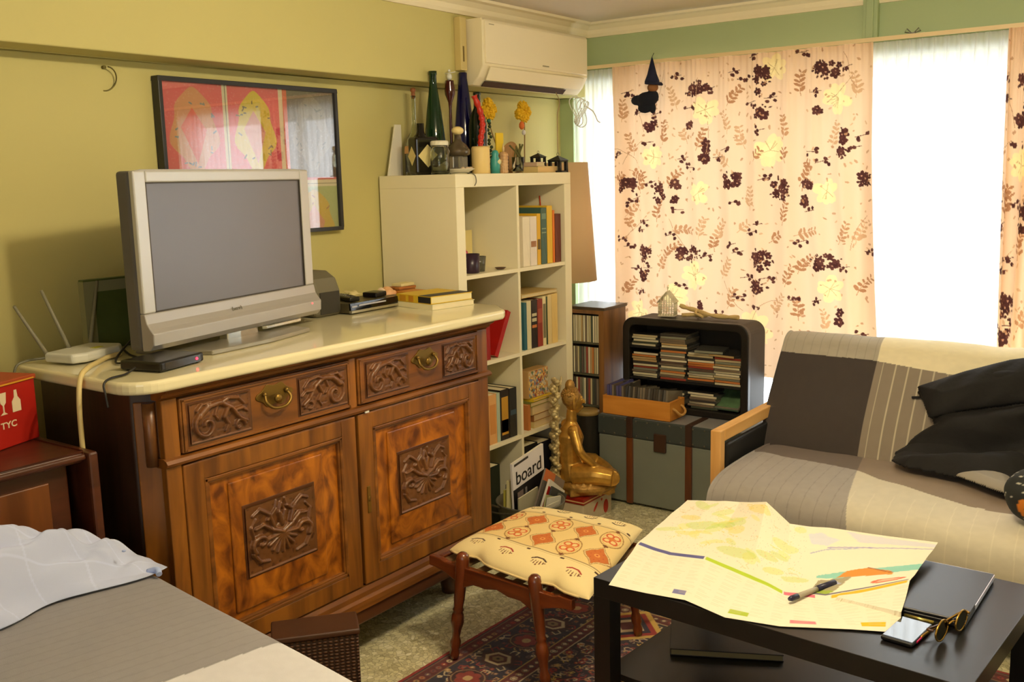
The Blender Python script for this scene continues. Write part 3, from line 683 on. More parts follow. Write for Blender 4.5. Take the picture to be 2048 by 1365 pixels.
for (p0, p1) in (((-.05, -.075, .02), (-.075, -.145, .16)), ((-.045, -.0, .02), (-.07, -.055, .19)), ((-.05, .08, .02), (-.055, .135, .195))):
    b = MB(); b.tube([p0, tuple(lerp(a, c, .12) for a, c in zip(p0, p1)), p1], [.006, .0055, .004], 8); b.build('antenna', M_ant, t)
b = MB(); b.box(.02, .04, .0, .03, .030, .0308); b.build('label_mark', mat('yellow_mark', (190, 190, 60), .6), t)
t = thing('green_carton', 'dim green and white carton standing upright behind the router and the television', 'box', (.17, -1.385, 1.0195))
b = MB(); b.box(0, .025, 0, .27, 0, .200); b.build('carton_body', mat('carton_green', (72, 84, 34), .6, var=.3, scale=14), t, bevel=.002)
b = MB(); b.box(.0251, .0262, 0, .03, 0, .195).box(.0251, .0262, .03, .27, .165, .195).box(0, .0262, 0-.0008, 0, 0, .195); b.build('pale_border', mat('carton_border', (128, 126, 92), .6), t)
t = thing('speaker', 'dark grey rounded desktop speaker peeking out behind the right edge of the television', 'speaker', (.205, -.62, 1.0195), rz=0)
b = MB(); b.prism([(-.08, .0), (.08, .0), (.08, .085), (.06, .13), (.02, .152), (-.05, .152), (-.08, .12)], 0, .125, 'y'); b.build('housing', mat('speaker_grey', (104, 98, 78), .55), t, bevel=.02, seg=4)
b = MB(); b.box(.0795, .083, .02, .11, .01, .085); b.build('grille', mat('speaker_dark', (52, 48, 38), .8), t, bevel=.008, seg=3)
# cables
def cable(name, pts, r, m, label, n=8):
    b = MB(); b.tube(smooth_path(pts, n), r, 8); o = b.build(name, m); return tag(o, label, 'cable')
cable('white_cable', [(.345, -1.385, 1.027), (.37, -1.44, 1.028), (.425, -1.50, 1.030), (.50, -1.57, 1.035), (.535, -1.612, 1.02), (.55, -1.63, .96), (.555, -1.635, .85), (.56, -1.64, .70)], .0065, mat('cream_cable', (206, 186, 128), .45), 'thick cream cable looping over the left end of the sideboard and down')
cable('thin_grey_cable', [(.215, -1.52, 1.026), (.22, -1.58, 1.027), (.225, -1.612, 1.01), (.225, -1.622, .93), (.225, -1.628, .88)], .0035, mat('grey_cable', (110, 108, 88), .5), 'thin grey cable hanging from the far left corner of the marble top')
M_bc = mat('black_cable', (24, 22, 20), .45)
cable('black_cable', [(.30, -1.26, 1.10), (.335, -1.34, 1.06), (.39, -1.42, 1.030), (.45, -1.462, 1.024), (.495, -1.455, 1.030)], .003, M_bc, 'thin black cable dropping from behind the television toward the router')
cable('black_cable', [(.255, -1.32, 1.0235), (.31, -1.345, 1.0235), (.37, -1.37, 1.0235), (.43, -1.385, 1.0235), (.49, -1.40, 1.0235)], .003, M_bc, 'black cable lying curved on the marble between the router and the set-top box')
cable('black_cable', [(.60, -1.505, 1.034), (.61, -1.54, 1.024), (.625, -1.59, 1.024), (.632, -1.611, 1.014), (.64, -1.614, .99), (.645, -1.614, .96)], .0028, M_bc, 'short black cable going over the rounded front left corner of the marble')
# dvd player and what lies on it
t = thing('disc_player', 'slim black and silver disc player on the marble right of the television', 'disc player', (.31, -.345, 1.0195), rz=math.radians(2))
b = MB(); b.box(-.13, .0, -.15, .135, .004, .038); b.build('case', mat('player_case', (96, 88, 62), .4, .5), t, bevel=.002)
b = MB(); b.prism([(0, .014), (.010, .014), (.006, .038), (0, .038)], -.15, .135, 'y'); b.build('gloss_front', mat('black_gloss', (12, 11, 11), .1, coat=.5), t)
b = MB(); b.box(.0, .012, -.15, .135, .004, .013); b.build('silver_strip', mat('silver_trim', (176, 168, 140), .3, .6), t, bevel=.001)
b = MB(); b.box(.0085, .0105, -.11, .03, .026, .031).box(.0085, .0105, -.145, -.12, .024, .029); b.build('display_window', mat('display_pale', (180, 180, 190), .2), t)
t = thing('remote_control', 'black remote control lying on the left of the disc player', 'remote control', (.235, -.43, 1.060), rz=math.radians(70))
b = MB(); b.box(-.02, .02, -.075, .075, 0, .016); b.build('case', mat('black_plastic', (20, 18, 16), .3), t, bevel=.005, seg=3)
b = MB()
for k in range(6):
    for j in range(3): b.lathe([(.0035, 0), (.0035, .0012)], (-.011+.011*j, -.05+.018*k, .016), 8)
b.build('buttons', mat('button_grey', (110, 108, 100), .6), t)
t = thing('folded_paper', 'crumpled cream paper strip resting on the remote control', 'paper', (.24, -.40, 1.0775), rz=math.radians(60))
nr = nc = 14; U, V = np.meshgrid(np.linspace(-.02, .02, nc), np.linspace(-.055, .055, nr))
grid('sheet', U, V, .004+.004*noise2(nr, nc, 4, 9)+0*U, mat('cream_paper', (222, 208, 150), .7), thick=.001, parent=t)
t = thing('small_black_box', 'small black plastic case on the right rear of the disc player', 'case', (.25, -.30, 1.0585), rz=.2)
b = MB(); b.box(-.03, .03, -.035, .035, 0, .018); b.build('case', mat('black_plastic', (20, 18, 16), .3), t, bevel=.004)

def spiral_shell():
    t = thing('seashell', 'large peach-coloured seashell at the back of the marble top beside the bookcase', 'shell', (.205, -.185, 1.0195))
    b = MB()
    for k in range(26):
        a = k*.55; r = .030*math.exp(-k*.07); b.ball((.02+.010*math.cos(a)*math.exp(-k*.08), -.035+.0034*k, .034+.008*math.sin(a)*math.exp(-k*.08)), max(.004, r), 14)
    b.build('whorl', mat('shell_peach', (222, 168, 116), .35, var=.2, scale=60), t)
    b = MB(); b.ball((.025, -.058, .036), .024, 16, sc=(1, .45, 1.2)); b.build('aperture', mat('shell_cream', (240, 214, 180), .25), t)
spiral_shell()
t = thing('wooden_box', 'small red-brown wooden box between the seashell and the bookcase side on the marble', 'box', (.135, -.165, 1.0195))
b = MB(); b.box(.04, .095, .02, .11, 0, .045); b.build('box_body', wood('box_wood', (120, 66, 24), (160, 96, 40), 'Y'), t, bevel=.002)
b = MB(); b.box(.038, .097, .018, .112, .045, .055); b.build('lid', wood('box_wood2', (150, 84, 34), (184, 118, 52), 'Y'), t, bevel=.002)
t = thing('cream_packet', 'cream paper packet on the wooden box at the back of the sideboard', 'packet', (.205, -.105, 1.075))
b = MB(); b.box(-.025, .025, -.03, .045, .0, .011); b.build('packet', mat('cream_paper', (222, 208, 150), .7), t, bevel=.002)
def book(label, loc, thick, h, d, cover, pages=(232, 218, 178), rz=0, lay=None, tilt=0, group=None, band=None, name='book', cat='book', spine_marks=None):
    """upright book: spine faces +x, thickness along y, height z; lay=True rests it flat"""
    o = MB(); c = .0022
    o.box(-d, 0, 0, c, 0, h).box(-d, 0, thick-c, thick, 0, h).box(-c, 0, 0, thick, 0, h)
    root = o.build(name, mat('cover_%d_%d_%d' % cover, cover, .5), bevel=.0008)
    tag(root, label, cat, group); root.location = loc
    if lay is not None: root.rotation_euler = (PI/2, 0, lay)     # h runs along -y, thickness along z
    else: root.rotation_euler = (tilt, 0, rz)
    p = MB(); p.box(-d+.003, -c, c, thick-c, .003, h-.003); p.build('pages', mat('pages_%d' % pages[2], pages, .8), root)
    if band or spine_marks:
        for z0, z1, col in (spine_marks or [(.68, .82, band)]):
            s = MB(); s.box(0, .0006, .12*thick, .88*thick, h*z0, h*z1); s.build('spine_print', mat('ink_%d_%d_%d' % col, col, .5), root)
    return root
def flat_book(label, name, x0, x1, y0, y1, z0, z1, cover, pages, rz, marks=()):
    """book lying flat, spine on the -y face"""
    cx, cy = (x0+x1)/2, (y0+y1)/2; a, c = (x1-x0)/2, (y1-y0)/2; h = z1-z0
    b = MB(); b.box(-a, a, -c, c, 0, .0025).box(-a, a, -c, c, h-.0025, h).box(-a, a, -c, -c+.0025, 0, h)
    o = b.build(name, mat('cover_%d_%d_%d' % cover, cover, .5), bevel=.0008); tag(o, label, 'book'); o.location = (cx, cy, z0); o.rotation_euler.z = rz
    b = MB(); b.box(-a+.002, a-.002, -c+.0025, c-.003, .0026, h-.0026); b.build('pages', mat('pages_%d' % pages[2], pages, .8), o)
    for u0, u1, col in marks:
        b = MB(); b.box(-a+2*a*u0, -a+2*a*u1, -c-.0006, -c, .1*h, .9*h); b.build('spine_print', mat('ink_%d_%d_%d' % col, col, .5), o)
    return o
flat_book('cream hardback lying lowest under the yellow book on the marble top', 'book', .315, .525, -.265, -.065, 1.0195, 1.0385, (232, 222, 178), (232, 218, 178), -.16)
o = flat_book('thick yellow and black book lying on top of the cream hardback beside the bookcase', 'book', .32, .515, -.262, -.065, 1.039, 1.066, (214, 178, 40), (226, 212, 160), -.16, ((.64, .99, (22, 20, 26)), (.1, .28, (196, 140, 30)), (.36, .5, (190, 130, 30))))
b = MB(); b.box(.03, .096, -.0975, .0975, .027, .0276); bb = b.build('black_cover_band', mat('ink_22_20_26', (22, 20, 26), .5), o)
flat_book('orange paperback lying just behind the yellow book on the sideboard', 'book', .235, .315, -.17, -.075, 1.0195, 1.062, (196, 128, 44), (226, 190, 130), -.1)
# ================================================================== cabinet, red box at the left edge
t = thing('side_cabinet', 'low dark wooden cabinet at the left edge, between the sideboard and the bed', 'cabinet', (.03, -2.25, 0), rz=0)
wc1 = wood('cabinet_panel', (92, 46, 12), (122, 68, 24), 'Z'); wc2 = wood('cabinet_frame', (56, 24, 12), (84, 40, 20), 'Y')
b = MB(); b.box(.02, .545, .02, .56, .0, .835); b.build('carcass', wc2, t, bevel=.004)
b = MB(); b.box(.0, .575, .0, .585, .835, .860); b.prism([(.575, .840), (.59, .844), (.59, .856), (.575, .860)], 0, .585, 'y'); b.build('cabinet_top', wc2, t, bevel=.004)
b = MB(); b.box(.545, .553, .05, .51, .05, .80); b.build('door_panel', wc1, t, bevel=.003)
b = MB(); b.box(.0, .60, .5855, .61, .0, .860); b.build('end_board', wc2, t, bevel=.006)
t = thing('red_box', 'worn red wine carton printed with a bottle and a glass, on the wooden cabinet', 'box', (.188, -1.988, .8605), rz=math.radians(20))
b = MB(); b.box(0, .30, -.22, .255, 0, .155); b.build('carton_body', mat('red_card', (166, 26, 12), .5, var=.18, scale=9), t, bevel=.003)
b = MB(); b.box(-.003, .303, -.22, .258, .150, .162); b.build('lid', mat('red_card_lid', (160, 66, 28), .55, var=.15, scale=9), t, bevel=.002)
mw = mat('print_white', (224, 206, 170), .6)
b = MB(); b.prism([(.185, .135), (.193, .135), (.195, .118), (.203, .108), (.203, .082), (.176, .082), (.176, .108), (.184, .118)], .3002, .3012, 'x'); b.build('bottle_print', mw, t)
b = MB(); b.prism([(.138, .135), (.160, .135), (.157, .110), (.151, .104), (.151, .088), (.160, .082), (.138, .082), (.147, .088), (.147, .104), (.141, .110)], .3002, .3012, 'x'); b.build('glass_print', mw, t)
text_mesh('lettering', 'TYC', .022, mw, t, frame4((.3006, .135, .048), (0, 1, 0), (0, 0, 1)), .0003, bold=.0004, sx=1.2)
b = MB(); b.box(.303, .3038, -.05, .25, .152, .1555); b.build('gold_line', mat('gold_print', (206, 150, 40), .4), t)
# ================================================================== white cube bookcase
M_bk = mat('bookcase_white', (240, 230, 194), .42)
T_ = .0155
BK = thing('bookcase', 'tall cream-white cube bookcase with eight open cells beside the sideboard', 'bookcase', (.012, .0, 0))
b = MB(); b.box(0, .388, 0, .79, 1.44, 1.49); b.build('top_board', M_bk, BK, bevel=.0015)
b = MB(); b.box(0, .388, 0, .79, 0, .05); b.build('bottom_board', M_bk, BK, bevel=.0015)
for y in (0, .74):
    b = MB(); b.box(0, .388, y, y+.05, .05, 1.44); b.build('side_board', M_bk, BK, bevel=.001)
b = MB(); b.box(0, .386, .3875, .403, .05, 1.44); b.build('divider', M_bk, BK)
SH = (1.105, .754, .403, .05)
for z in SH[:3]:
    for y0, y1 in ((.05, .3875), (.403, .74)):
        b = MB(); b.box(0, .386, y0, y1, z-T_, z); b.build('shelf', M_bk, BK)
XF = .385
def bk(label, y, thick, h, cover, x=XF, d=.17, row=0, tilt=0, **k):
    return book(label, (x, y, SH[row]+.0005+(thick*math.sin(-tilt) if tilt < 0 else 0)), thick, h, d, cover, tilt=tilt, **k)
g = None
bk('thick off-white paperback at the left of the upper right bookcase cell', .445, .050, .205, (236, 224, 196), d=.15)
bk('white hardback with a small brown square on its spine, upper right cell', .498, .048, .205, (232, 220, 204), d=.15, spine_marks=[(.38, .5, (160, 110, 70))])
bk('yellow book with dark lettering between the white books and the teal one', .549, .026, .215, (226, 176, 36), d=.20, spine_marks=[(.3, .5, (90, 70, 20))])
bk('tall teal-grey book in the upper right bookcase cell', .579, .042, .238, (64, 96, 84), d=.24, spine_marks=[(.62, .64, (140, 160, 130)), (.55, .57, (140, 160, 130)), (.8, .9, (110, 140, 120))])
bk('tall bright yellow book right of the teal-grey book', .624, .040, .245, (228, 184, 46), d=.22)
bk('narrow orange book beside the tall yellow book', .668, .014, .225, (226, 120, 26), d=.18)
bk('dark brown-red book at the right end of the upper right cell', .686, .044, .208, (104, 44, 24), d=.18)
t = thing('red_stick', 'thin red stick leaning in the right corner of the upper right bookcase cell', 'stick', (.30, .7325, 1.106))
b = MB(); b.tube([(0, 0, 0.003), (-.01, -.004, .15), (-.02, -.008, .285)], .003, 6); b.build('shaft', mat('stick_red', (190, 60, 24), .5), t)
# upper left cell
t = thing('mug', 'dark purple mug in the upper left bookcase cell', 'mug', (.34, .155, 1.1055))
b = MB(); b.lathe([(.0, .0), (.030, .0), (.033, .006), (.034, .075), (.031, .075), (.029, .01), (0, .008)], seg=24, caps=False); b.build('cup', mat('mug_purple', (46, 26, 44), .3), t)
b = MB(); b.tube(smooth_path([(.0, -.033, .06), (0, -.052, .055), (0, -.052, .025), (0, -.033, .018)]), .004, 8); b.build('handle', mat('mug_purple', (46, 26, 44), .3), t)
t = thing('glass_cup', 'small grey smoked glass cup right of the purple mug', 'cup', (.325, .225, 1.1055))
b = MB(); b.lathe([(.0, .0), (.022, .0), (.028, .06), (.0255, .06), (.020, .006), (0, .006)], seg=20, caps=False); b.build('cup', mat('smoked_glass', (120, 116, 96), .15, trans=.5), t)
t = thing('gift_bag', 'crumpled clear cellophane gift bag with a pink ribbon in the upper left cell', 'bag', (.19, .20, 1.1055))
nr, nc = 26, 26; th = np.linspace(0, 2*PI, nc)[None, :]; zz = np.linspace(0, 1, nr)[:, None]
rr = .052*(1-.65*np.clip((zz-.5)*2, 0, 1))*(1+.18*noise2(nr, nc, 6, 4, 8)); rr = rr*np.where(zz > .88, 1+3*(zz-.88), 1); rr[:, -1] = rr[:, 0]
grid('cellophane', rr*np.cos(th), rr*np.sin(th)*1.2, zz*.17+.001, thin_glass('cellophane_clear', (250, 248, 240), .22, .12), parent=t)
b = MB(); b.ball((0, 0, .035), .034, 14, sc=(1, 1.2, 1)); b.build('contents', mat('pale_sweets', (216, 196, 150), .6, var=.2, scale=90), t)
b = MB()
for k in range(6): b.ball((.045+.008*math.cos(k), .035+.012*math.cos(k*1.05), .07+.012*math.sin(k*1.05)), .009, 8, sc=(.6, 1, 1))
b.build('ribbon', mat('pink_ribbon', (210, 90, 110), .5), t)
t = thing('greeting_card', 'cream card with a small brown picture standing in the upper left cell', 'card', (.17, .27, 1.1055))
b = MB(); b.box(0, .003, 0, .105, 0, .155); b.prism([(-.03, 0), (0, .13), (.0, .125), (-.027, 0)], .05, .053, 'y'); b.build('card', mat('card_cream', (236, 218, 150), .6), t)
b = MB(); b.box(.0031, .0037, .02, .06, .10, .13); b.build('picture_mark', mat('card_brown', (176, 136, 80), .7, var=.4, scale=120), t)
t = thing('small_dish', 'tiny dark brown dish at the front of the upper left cell', 'dish', (.355, .325, 1.1055))
b = MB(); b.lathe([(0, 0), (.014, 0), (.024, .008), (.022, .008), (.012, .003), (0, .003)], seg=20, caps=False); b.build('bowl', mat('dish_brown', (84, 54, 30), .4), t)
# second row
bk('dark red hardback standing upright in the second-row left cell', .165, .040, .200, (146, 22, 14), row=1, d=.18)
bk('bright red hardback leaning to the right in the second-row left cell', .232, .024, .198, (170, 24, 16), row=1, d=.17, tilt=-.5)
bk('dark green book at the far left of the second-row left cell', .062, .045, .25, (40, 46, 28), row=1, x=.30, d=.2)
bk('black folder behind the red books in the second-row left cell', .112, .045, .27, (30, 26, 22), row=1, x=.25, d=.2)
for lb, y, th, h, c, mk in (
    ('narrow teal paperback at the left of the second-row right cell', .440, .020, .200, (44, 96, 104), None),
    ('pale cream paperback beside the narrow teal one, second-row right cell', .462, .030, .205, (214, 204, 162), None),
    ('black book with white letters on its spine, second-row right cell', .494, .044, .206, (40, 30, 24), [(.55, .62, (200, 190, 150)), (.66, .72, (200, 190, 150)), (.42, .48, (200, 120, 60))]),
    ('dark red book right of the black one in the second-row right cell', .540, .038, .204, (140, 48, 34), [(.5, .8, (166, 80, 56))]),
    ('white book with a speckled black and green spine, second-row right cell', .580, .024, .212, (226, 212, 160), [(.15, .85, (120, 112, 80))]),
    ('thin dark green book in the second-row right cell', .606, .010, .208, (58, 72, 44), None),
    ('pale beige book right of the thin green one, second-row right cell', .618, .030, .214, (220, 196, 136), None),
    ('wide yellowish book at the right end of the second-row right cell', .650, .044, .216, (222, 190, 116), None)):
    bk(lb, y, th, h, c, row=1, d=.15, spine_marks=mk)
o = flat_book('large tan book lying flat across the tops of the second-row books', 'book', .20, .372, .445, .715, .9715, .9875, (206, 176, 108), (214, 196, 150), 0)
t = thing('small_black_radio', 'dark grey boxy gadget at the back above the second-row books', 'gadget', (.26, .46, .9885), rz=0)
b = MB(); b.box(-.05, .04, 0, .07, 0, .065); b.build('case', mat('gadget_grey', (56, 50, 36), .6), t, bevel=.004)
# third row
for lb, y, th, h, c, mk in (
    ('light orange paperback at the left of the third-row left cell', .120, .062, .205, (216, 150, 84), [(.2, .9, (226, 176, 110))]),
    ('second light orange paperback, left of the pale blue one', .184, .050, .205, (220, 164, 98), [(.2, .8, (206, 140, 70))]),
    ('thin pale blue book in the third-row left cell', .236, .022, .205, (176, 190, 166), None),
    ('black book with a yellow flowered spine in the third-row left cell', .262, .058, .212, (38, 28, 18), [(.1, .85, (190, 140, 40)), (.15, .4, (150, 70, 30))]),
    ('tall black book with a blue badge, right of the yellow flowered one', .324, .050, .208, (36, 34, 28), [(.45, .55, (60, 80, 90))])):
    bk(lb, y, th, h, c, row=2, d=.16, spine_marks=mk)
z = SH[2]+.0005
fb = [('thin cream booklet at the bottom of the book pile, third-row right cell', .50, .645, .028, (216, 192, 120)), ('brown paperback second from the bottom of the book pile', .50, .645, .030, (150, 96, 50)),
      ('thick beige book in the middle of the pile in the third-row right cell', .49, .648, .036, (206, 178, 118)), ('olive green book near the top of the pile in the third-row right cell', .48, .65, .020, (130, 130, 56)), ('bright yellow pad on top of the book pile', .50, .66, .010, (226, 190, 40))]
for lb, y0, y1, h, c in fb:
    flat_book(lb, 'book', .24, .383, y0, y1, z, z+h, c, (214, 190, 140), 0); z += h+.0006
bk('narrow orange-brown book upright at the left of the pile, third-row right cell', .455, .018, .11, (190, 120, 60), row=2, d=.12)
t = thing('picture_tin', 'small gaudy box with a crowded orange and blue picture on top of the book pile', 'box', (.31, .49, z))
c = Canvas(120, 100, (190, 150, 90)); r = random.Random(4)
for k in range(260): c.ell(r.uniform(0, 120), r.uniform(0, 100), r.uniform(2, 8), r.uniform(2, 6), r.choice([(210, 140, 60), (120, 130, 150), (230, 200, 120), (150, 60, 40), (200, 190, 160), (90, 110, 70)]), r.random()*3)
b = MB(); b.box(0, .055, 0, .150, 0, .122); b.build('box_body', mat('tin_tan', (190, 150, 90), .5), t, bevel=.002)
Yg, Zg = np.meshgrid(np.linspace(.003, .147, 72), np.linspace(.119, .003, 60)); U, V = np.meshgrid(np.linspace(0, 1, 72), np.linspace(0, 1, 60))
grid('picture', np.full(Yg.shape, .0556), Yg, Zg, vmat('print_paper', .6), c.sample(U, V), t)
# lowest row, mostly hidden
bk('black box file in the lowest left cell behind the magazines', .06, .09, .27, (30, 28, 24), row=3, d=.25)
bk('dark green box file in the lowest left cell beside the black one', .155, .09, .26, (34, 46, 32), row=3, d=.25)
bk('black box file in the lowest right cell behind the golden statue', .42, .10, .29, (24, 22, 20), row=3, d=.25)
bk('navy box file in the lowest right cell beside the black one', .525, .10, .28, (26, 28, 40), row=3, d=.25)

# ------------------------------------------------------------------ on top of the bookcase (top at z 1.49)
ZT = 1.4905
def bottle(name, label, loc, prof, m, cat='bottle', seg=24, parts=(), group=None, R=None):
    t = thing(name, label, cat, (loc[0], loc[1], ZT))
    b = MB(); b.lathe(prof, seg=seg, caps=False); b.build('body', m, t)
    for nm, pr, mm in parts:
        b = MB(); b.lathe(pr, seg=seg); b.build(nm, mm, t)
    return t
def hollow(outer, wall=.0028):
    """closed shell profile of a glass vessel"""
    inner = [(max(.0008, r-wall), z) for r, z in outer[1:]][::-1]
    inner[-1] = (inner[-1][0], inner[-1][1]+wall*1.5)
    return [(0, outer[0][1])]+outer+[(inner[0][0], outer[-1][1])]+inner+[(0, outer[0][1]+wall*1.5)]
G_clear = glass('clear_glass', (236, 240, 226)); G_green = glass('green_glass', (20, 84, 40), .03); G_blue = glass('blue_glass', (24, 26, 110), .03)
G_dark = mat('dark_green_glass', (14, 26, 12), .06, spec=.6); M_lab = mat('label_orange', (232, 178, 110), .6)
bottle('green_bottle', 'tall green glass bottle second from the left among the big bottles', (.172, .160), [(0, 0), (.040, 0), (.042, .01), (.042, .13), (.037, .18), (.030, .24), (.020, .31), (.0145, .35), (.0145, .385), (.0165, .387), (.0165, .400), (.0, .400)], mat('green_bottle_glass', (18, 60, 30), .05, trans=.55, spec=.6))
bottle('clear_bottle', 'clear flask with a swing stopper and an orange label, leftmost bottle', (.088, .135), hollow([(.038, 0), (.042, .012), (.041, .10), (.034, .14), (.016, .17), (.009, .20), (.008, .30), (.010, .303), (.010, .31)]), G_clear,
       parts=(('stopper', [(.006, .30), (.008, .315), (.007, .325), (.011, .328), (.010, .338), (.002, .342)], mat('red_stopper', (150, 90, 50), .5)), ('label', [(.0430, .085), (.0432, .09), (.0420, .105), (.0405, .115)], M_lab)))
t = bottle('stemmed_vase', 'slim dark red vase on a thin brown stem behind the jars', (.176, .257), [(0, 0), (.030, 0), (.032, .004), (.008, .012), (.0065, .10), (.0060, .26), (.008, .285), (.020, .315), (.0215, .33), (.0165, .365), (.0170, .370), (.014, .370), (.012, .33), (0, .31)], mat('vase_red_glass', (66, 18, 16), .12, coat=.4))
b = MB(); b.ball((0, 0, .385), .011, 12, sc=(1, 1, 1.3)); b.ball((0, 0, .408), .006, 10); b.tube([(-.022, .0, .398), (.022, .012, .403)], .002, 6); b.build('glass_stopper', mat('stopper_glass', (220, 220, 210), .08, spec=.7), t)
bottle('blue_bottle', 'very tall tapering cobalt blue bottle below the air conditioner', (.176, .343), [(0, 0), (.043, 0), (.045, .01), (.045, .10), (.041, .17), (.033, .25), (.025, .32), (.017, .385), (.0175, .405), (.015, .407), (0, .407)], mat('blue_bottle_glass', (18, 18, 70), .05, trans=.35, spec=.6))
t = bottle('dark_wine_bottle', 'dark green wine bottle just right of the tall blue bottle', (.262, .322), [(0, 0), (.036, 0), (.038, .01), (.038, .19), (.030, .23), (.0145, .26), (.0138, .31), (.0155, .312), (.0155, .322), (0, .322)], G_dark)
# dark square bottle with a diamond label
t = thing('square_bottle', 'black square bottle with a cream diamond label, at the left end of the bookcase top', 'bottle', (.20, .055, ZT), rz=-.35)
b = MB(); b.prism([(-.035, -.05), (.035, -.05), (.035, .05), (-.035, .05)], 0, .145, 'z'); b.build('body', mat('black_bottle_glass', (16, 14, 12), .08, spec=.6), t, bevel=.012, seg=4)
b = MB(); b.lathe([(.030, .143), (.018, .155), (.0145, .165), (.0145, .195), (0, .195)], (0, -.01, 0), caps=False); b.build('neck', mat('black_bottle_glass', (16, 14, 12), .08, spec=.6), t)
for sx in (0,):
    b = MB(); b.prism([(-.042, .072), (0, .115), (.042, .072), (0, .028)], .0352, .0362, 'x'); b.build('diamond_label', mat('label_cream', (226, 208, 140), .6, var=.12, scale=40), t)
    b = MB(); b.prism([(-.030, .072), (0, .108), (.030, .072), (0, .036)], -.0512, -.0502, 'y'); b.build('diamond_label', mat('label_cream', (226, 208, 140), .6, var=.12, scale=40), t)
# leaning white board
t = thing('white_board', 'white wedge-shaped board leaning upright at the left rear of the bookcase top', 'board', (.035, .022, ZT))
b = MB(); b.prism([(-.0, .0), (.085, .0), (.085, .20), (.052, .20)], 0, .008, 'x'); b.build('board', M_white, t, bevel=.001)
# preserving jar
t = thing('glass_jar', 'squat clear preserving jar with a white lid in front of the black square bottle', 'jar', (.295, .040, ZT))
b = MB(); b.lathe(hollow([(.034, 0), (.037, .006), (.037, .085), (.030, .098), (.030, .112)]), caps=False); b.build('body', G_clear, t)
b = MB(); b.lathe([(.034, .108), (.035, .110), (.035, .122), (.030, .126), (0, .127)], caps=False); b.lathe([(0, .1085), (.034, .108)], caps=False); b.build('lid', mat('jar_lid_white', (226, 220, 196), .35), t)
b = MB(); b.tube([(.036*math.cos(a), .036*math.sin(a), .104) for a in np.linspace(0, 2*PI, 25)], .0015, 6); b.tube([(.038, 0, .104), (.047, .0, .085), (.040, 0, .065)], .0015, 6); b.build('wire_clamp', mat('steel', (170, 168, 160), .25, .9), t)
# plate and decanter
t = thing('plate', 'white plate carrying the square decanter at the front of the bookcase top', 'plate', (.30, .145, ZT))
b = MB(); b.lathe([(0, 0), (.03, 0), (.035, .004), (.062, .018), (.064, .020), (.060, .020), (.034, .008), (0, .007)], seg=32, caps=False); b.build('dish', mat('plate_white', (232, 226, 206), .2), t)
t = thing('decanter', 'square clear-glass decanter half full of brown spirit with a round cream stopper', 'decanter', (.30, .145, ZT+.0075))
b = MB(); b.prism([(-.027, -.027), (.027, -.027), (.027, .027), (-.027, .027)], 0, .062, 'z'); b.build('base', mat('heavy_glass', (190, 184, 168), .05, trans=.8), t, bevel=.006, seg=3)
b = MB(); b.lathe([(.034, .06), (.046, .068), (.047, .082), (.034, .105), (.015, .118), (.013, .140), (.016, .142), (0, .142)], caps=False); b.lathe([(0, .0605), (.034, .06)], caps=False); b.build('shoulder', mat('spirit_brown', (98, 84, 62), .06, trans=.35), t)
b = MB(); b.ball((0, 0, .158), .024, 18, sc=(1, 1, .68)); b.build('stopper', mat('stopper_cream', (228, 206, 140), .4), t)
b = MB()
for k in range(9): b.ball((.05*math.cos(k*.45-.6), .045*math.sin(k*.45-.6), .014), .0085, 8, sc=(1, 1.2, .7))
b.build('sweets', mat('sweet_pale', (206, 182, 150), .5, var=.3, scale=120), t)
# candle with the red chilli string
t = thing('pillar_candle', 'thick cream pillar candle in front of the blue bottle', 'candle', (.33, .247, ZT))
b = MB(); b.lathe([(0, 0), (.035, 0), (.0365, .003), (.0365, .098), (.032, .106), (.026, .100), (0, .096)], seg=32, caps=False); b.build('wax', mat('candle_wax', (234, 204, 132), .5), t)
t = thing('red_taper', 'twisted red candle rising out of the thick cream candle, leaning left', 'candle', (.33, .247, ZT+.0965))
b = MB(); pts = smooth_path([(.0, .0, .0), (.001, .004, .04), (.003, .014, .09), (-.002, .010, .14), (-.014, -.012, .205)], 8)
b.tube(pts, [.0115+.0022*math.sin(i*1.6) for i in range(len(pts))], 10); b.build('wax', mat('red_wax', (186, 42, 24), .4), t)
# bead string over the bottle
t = thing('bead_necklace', 'string of dark green and gold beads hanging down beside the red candle', 'necklace', (.245, .418, ZT))
b = MB()
for k in range(15): b.ball((.0+.004*math.sin(k*2), .004*math.cos(k*1.7)+.0015*k*.6, .205-.0138*k), .0075, 8)
b.build('beads', mat('bead_green', (54, 66, 34), .25, var=.6, scale=80), t)
b = MB(); b.ball((0, 0, .214), .009, 8); b.build('turquoise_bead', mat('bead_teal', (30, 110, 90), .25), t)
# round amber plate standing upright with a yellow note
t = thing('amber_plate', 'round translucent amber plate standing on edge behind the small ornaments', 'plate', (.175, .64, ZT))
b = MB(); b.lathe([(0, 0), (.050, .0), (.064, .008), (.065, .010), (.050, .004), (0, .004)], (0, 0, .074), 40, R=rotm(0, PI/2+.18, 0)@rotm(0, 0, 0), caps=False); b.build('disc', mat('amber_glass', (196, 150, 90), .25, trans=.3), t)
b = MB(); b.box(-.006, .045, -.03, .03, 0, .012); b.build('stand', mat('stand_wood', (150, 110, 60), .6), t, bevel=.002)
t = thing('yellow_note', 'small bright yellow card propped beside the amber plate', 'card', (.27, .42+.03, ZT), rz=-.2)
b = MB(); b.box(0, .006, -.02, .02, .0, .165); b.build('card', mat('note_yellow', (232, 196, 40), .6), t)
